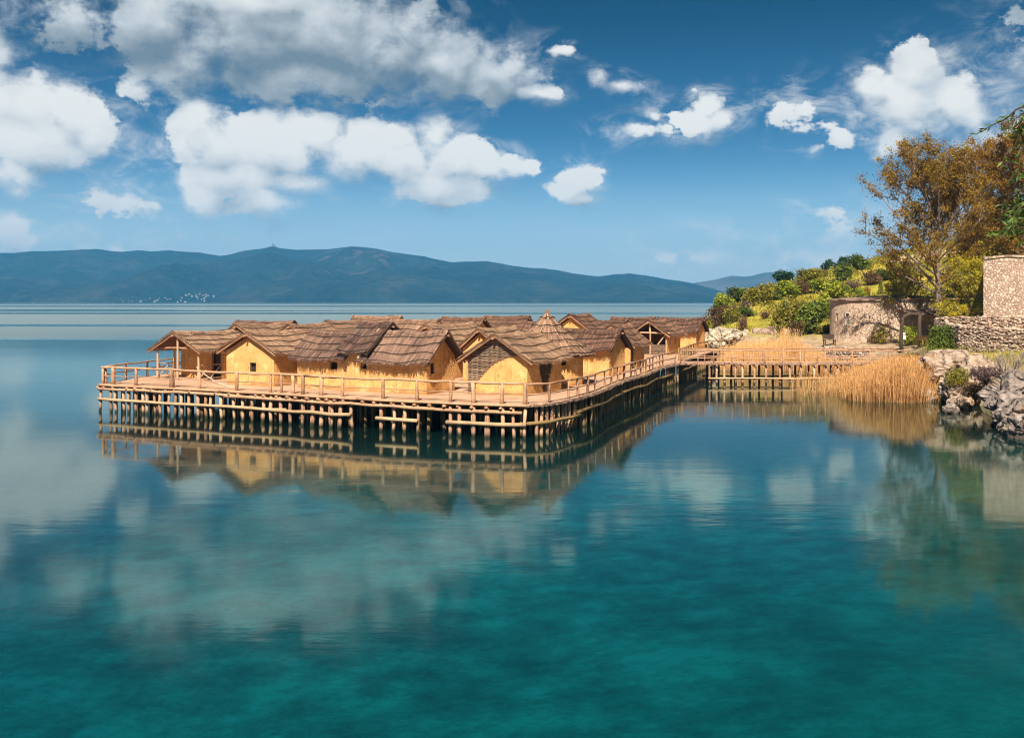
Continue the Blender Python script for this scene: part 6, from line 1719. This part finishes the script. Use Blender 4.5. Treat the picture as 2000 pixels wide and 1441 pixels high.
M1 = (2090, 195, .2)
for pix, r_ in (
  ([M1, (2030, 205, .1), (1990, 212, 0), (1965, 232, 0), (1935, 246, .05), (1908, 262, .1)], .014), ([(2030, 205, .1), (1998, 222, 0), (1975, 240, -.1), (1958, 262, -.1)], .009),
  ([(2030, 205, .1), (2000, 226, 0), (1988, 250, .1), (1972, 268, .1)], .008), ([(2030, 205, .1), (2005, 232, -.1), (1992, 262, 0), (1984, 280, 0)], .008), ([(2050, 200, .1), (2012, 240, .2), (1998, 275, .2), (1990, 290, .2)], .008),
  ([(1996, 240, 0), (1978, 285, .1), (1962, 305, .1), (1956, 335, .1)], .006), ([(2040, 210, .1), (2008, 262, 0), (1994, 305, 0), (1988, 340, 0), (1978, 362, .1)], .008)):
    olive_twig(pix, 10, r_, 26)
M2 = (2080, 330, 0)
for pix, r_ in (([M2, (2030, 350, .1), (1996, 370, .1), (1972, 392, .1), (1955, 402, .1)], .012), ([M2, (2025, 380, 0), (1990, 405, -.1), (1965, 425, -.1), (1948, 430, -.1)], .012), ([M2, (2020, 400, .1), (1992, 428, .1), (1970, 448, .2), (1936, 462, .2)], .010),
  ([M2, (2030, 410, .2), (2000, 440, .2), (1985, 455, .1), (1970, 470, .1)], .010), ([M2, (2010, 390, -.2), (1985, 415, -.2), (1976, 440, -.2), (1964, 458, -.2)], .009), ([M2, (2020, 430, 0), (2002, 452, 0), (1996, 470, 0)], .009), ([(2020, 370, 0), (1992, 392, .2), (1980, 412, .2), (1975, 430, .2)], .008), ([(2030, 390, .2), (1998, 415, .3), (1990, 440, .3), (1985, 462, .3)], .008), ([(2020, 350, 0), (1995, 345, .1), (1980, 352, .1)], .006)):
    olive_twig(pix, 10, r_, 62)
# the crown outside the frame
for _ in range(60):
    e = Vector((4.45 + random.uniform(-.8, 1.6), 6.1 + random.uniform(-1.6, 1.2), random.uniform(5.6, 8.0)))
    if e.x / e.y < .575: continue
    e -= O; b0 = Vector((-.18, 0, random.uniform(3.0, 4.4))); pts = [b0, b0.lerp(e, .5) + Vector((0, 0, .15)), e]; tk.tube(pts, [.02, .014, .005], 5, .5, cap=False)
    for i in range(50):
        p = pts[1].lerp(e, random.uniform(.2, 1.05)); dr = Vector((random.gauss(0, 1), random.gauss(0, 1), random.gauss(0, 1))).normalized(); p = p + dr * random.uniform(0, .12); w_ = dr.cross(Vector((.3, .5, .8))).normalized() * .007
        LV.append([p, p + dr * .024 + w_, p + dr * .048, p + dr * .024 - w_]); LT.append(random.random())
tk.build('trunk', M['twig'], ot)
cards('crown', np.array([[tuple(v) for v in q] for q in LV]), M['lf_oliv'], np.array(LT), ot)
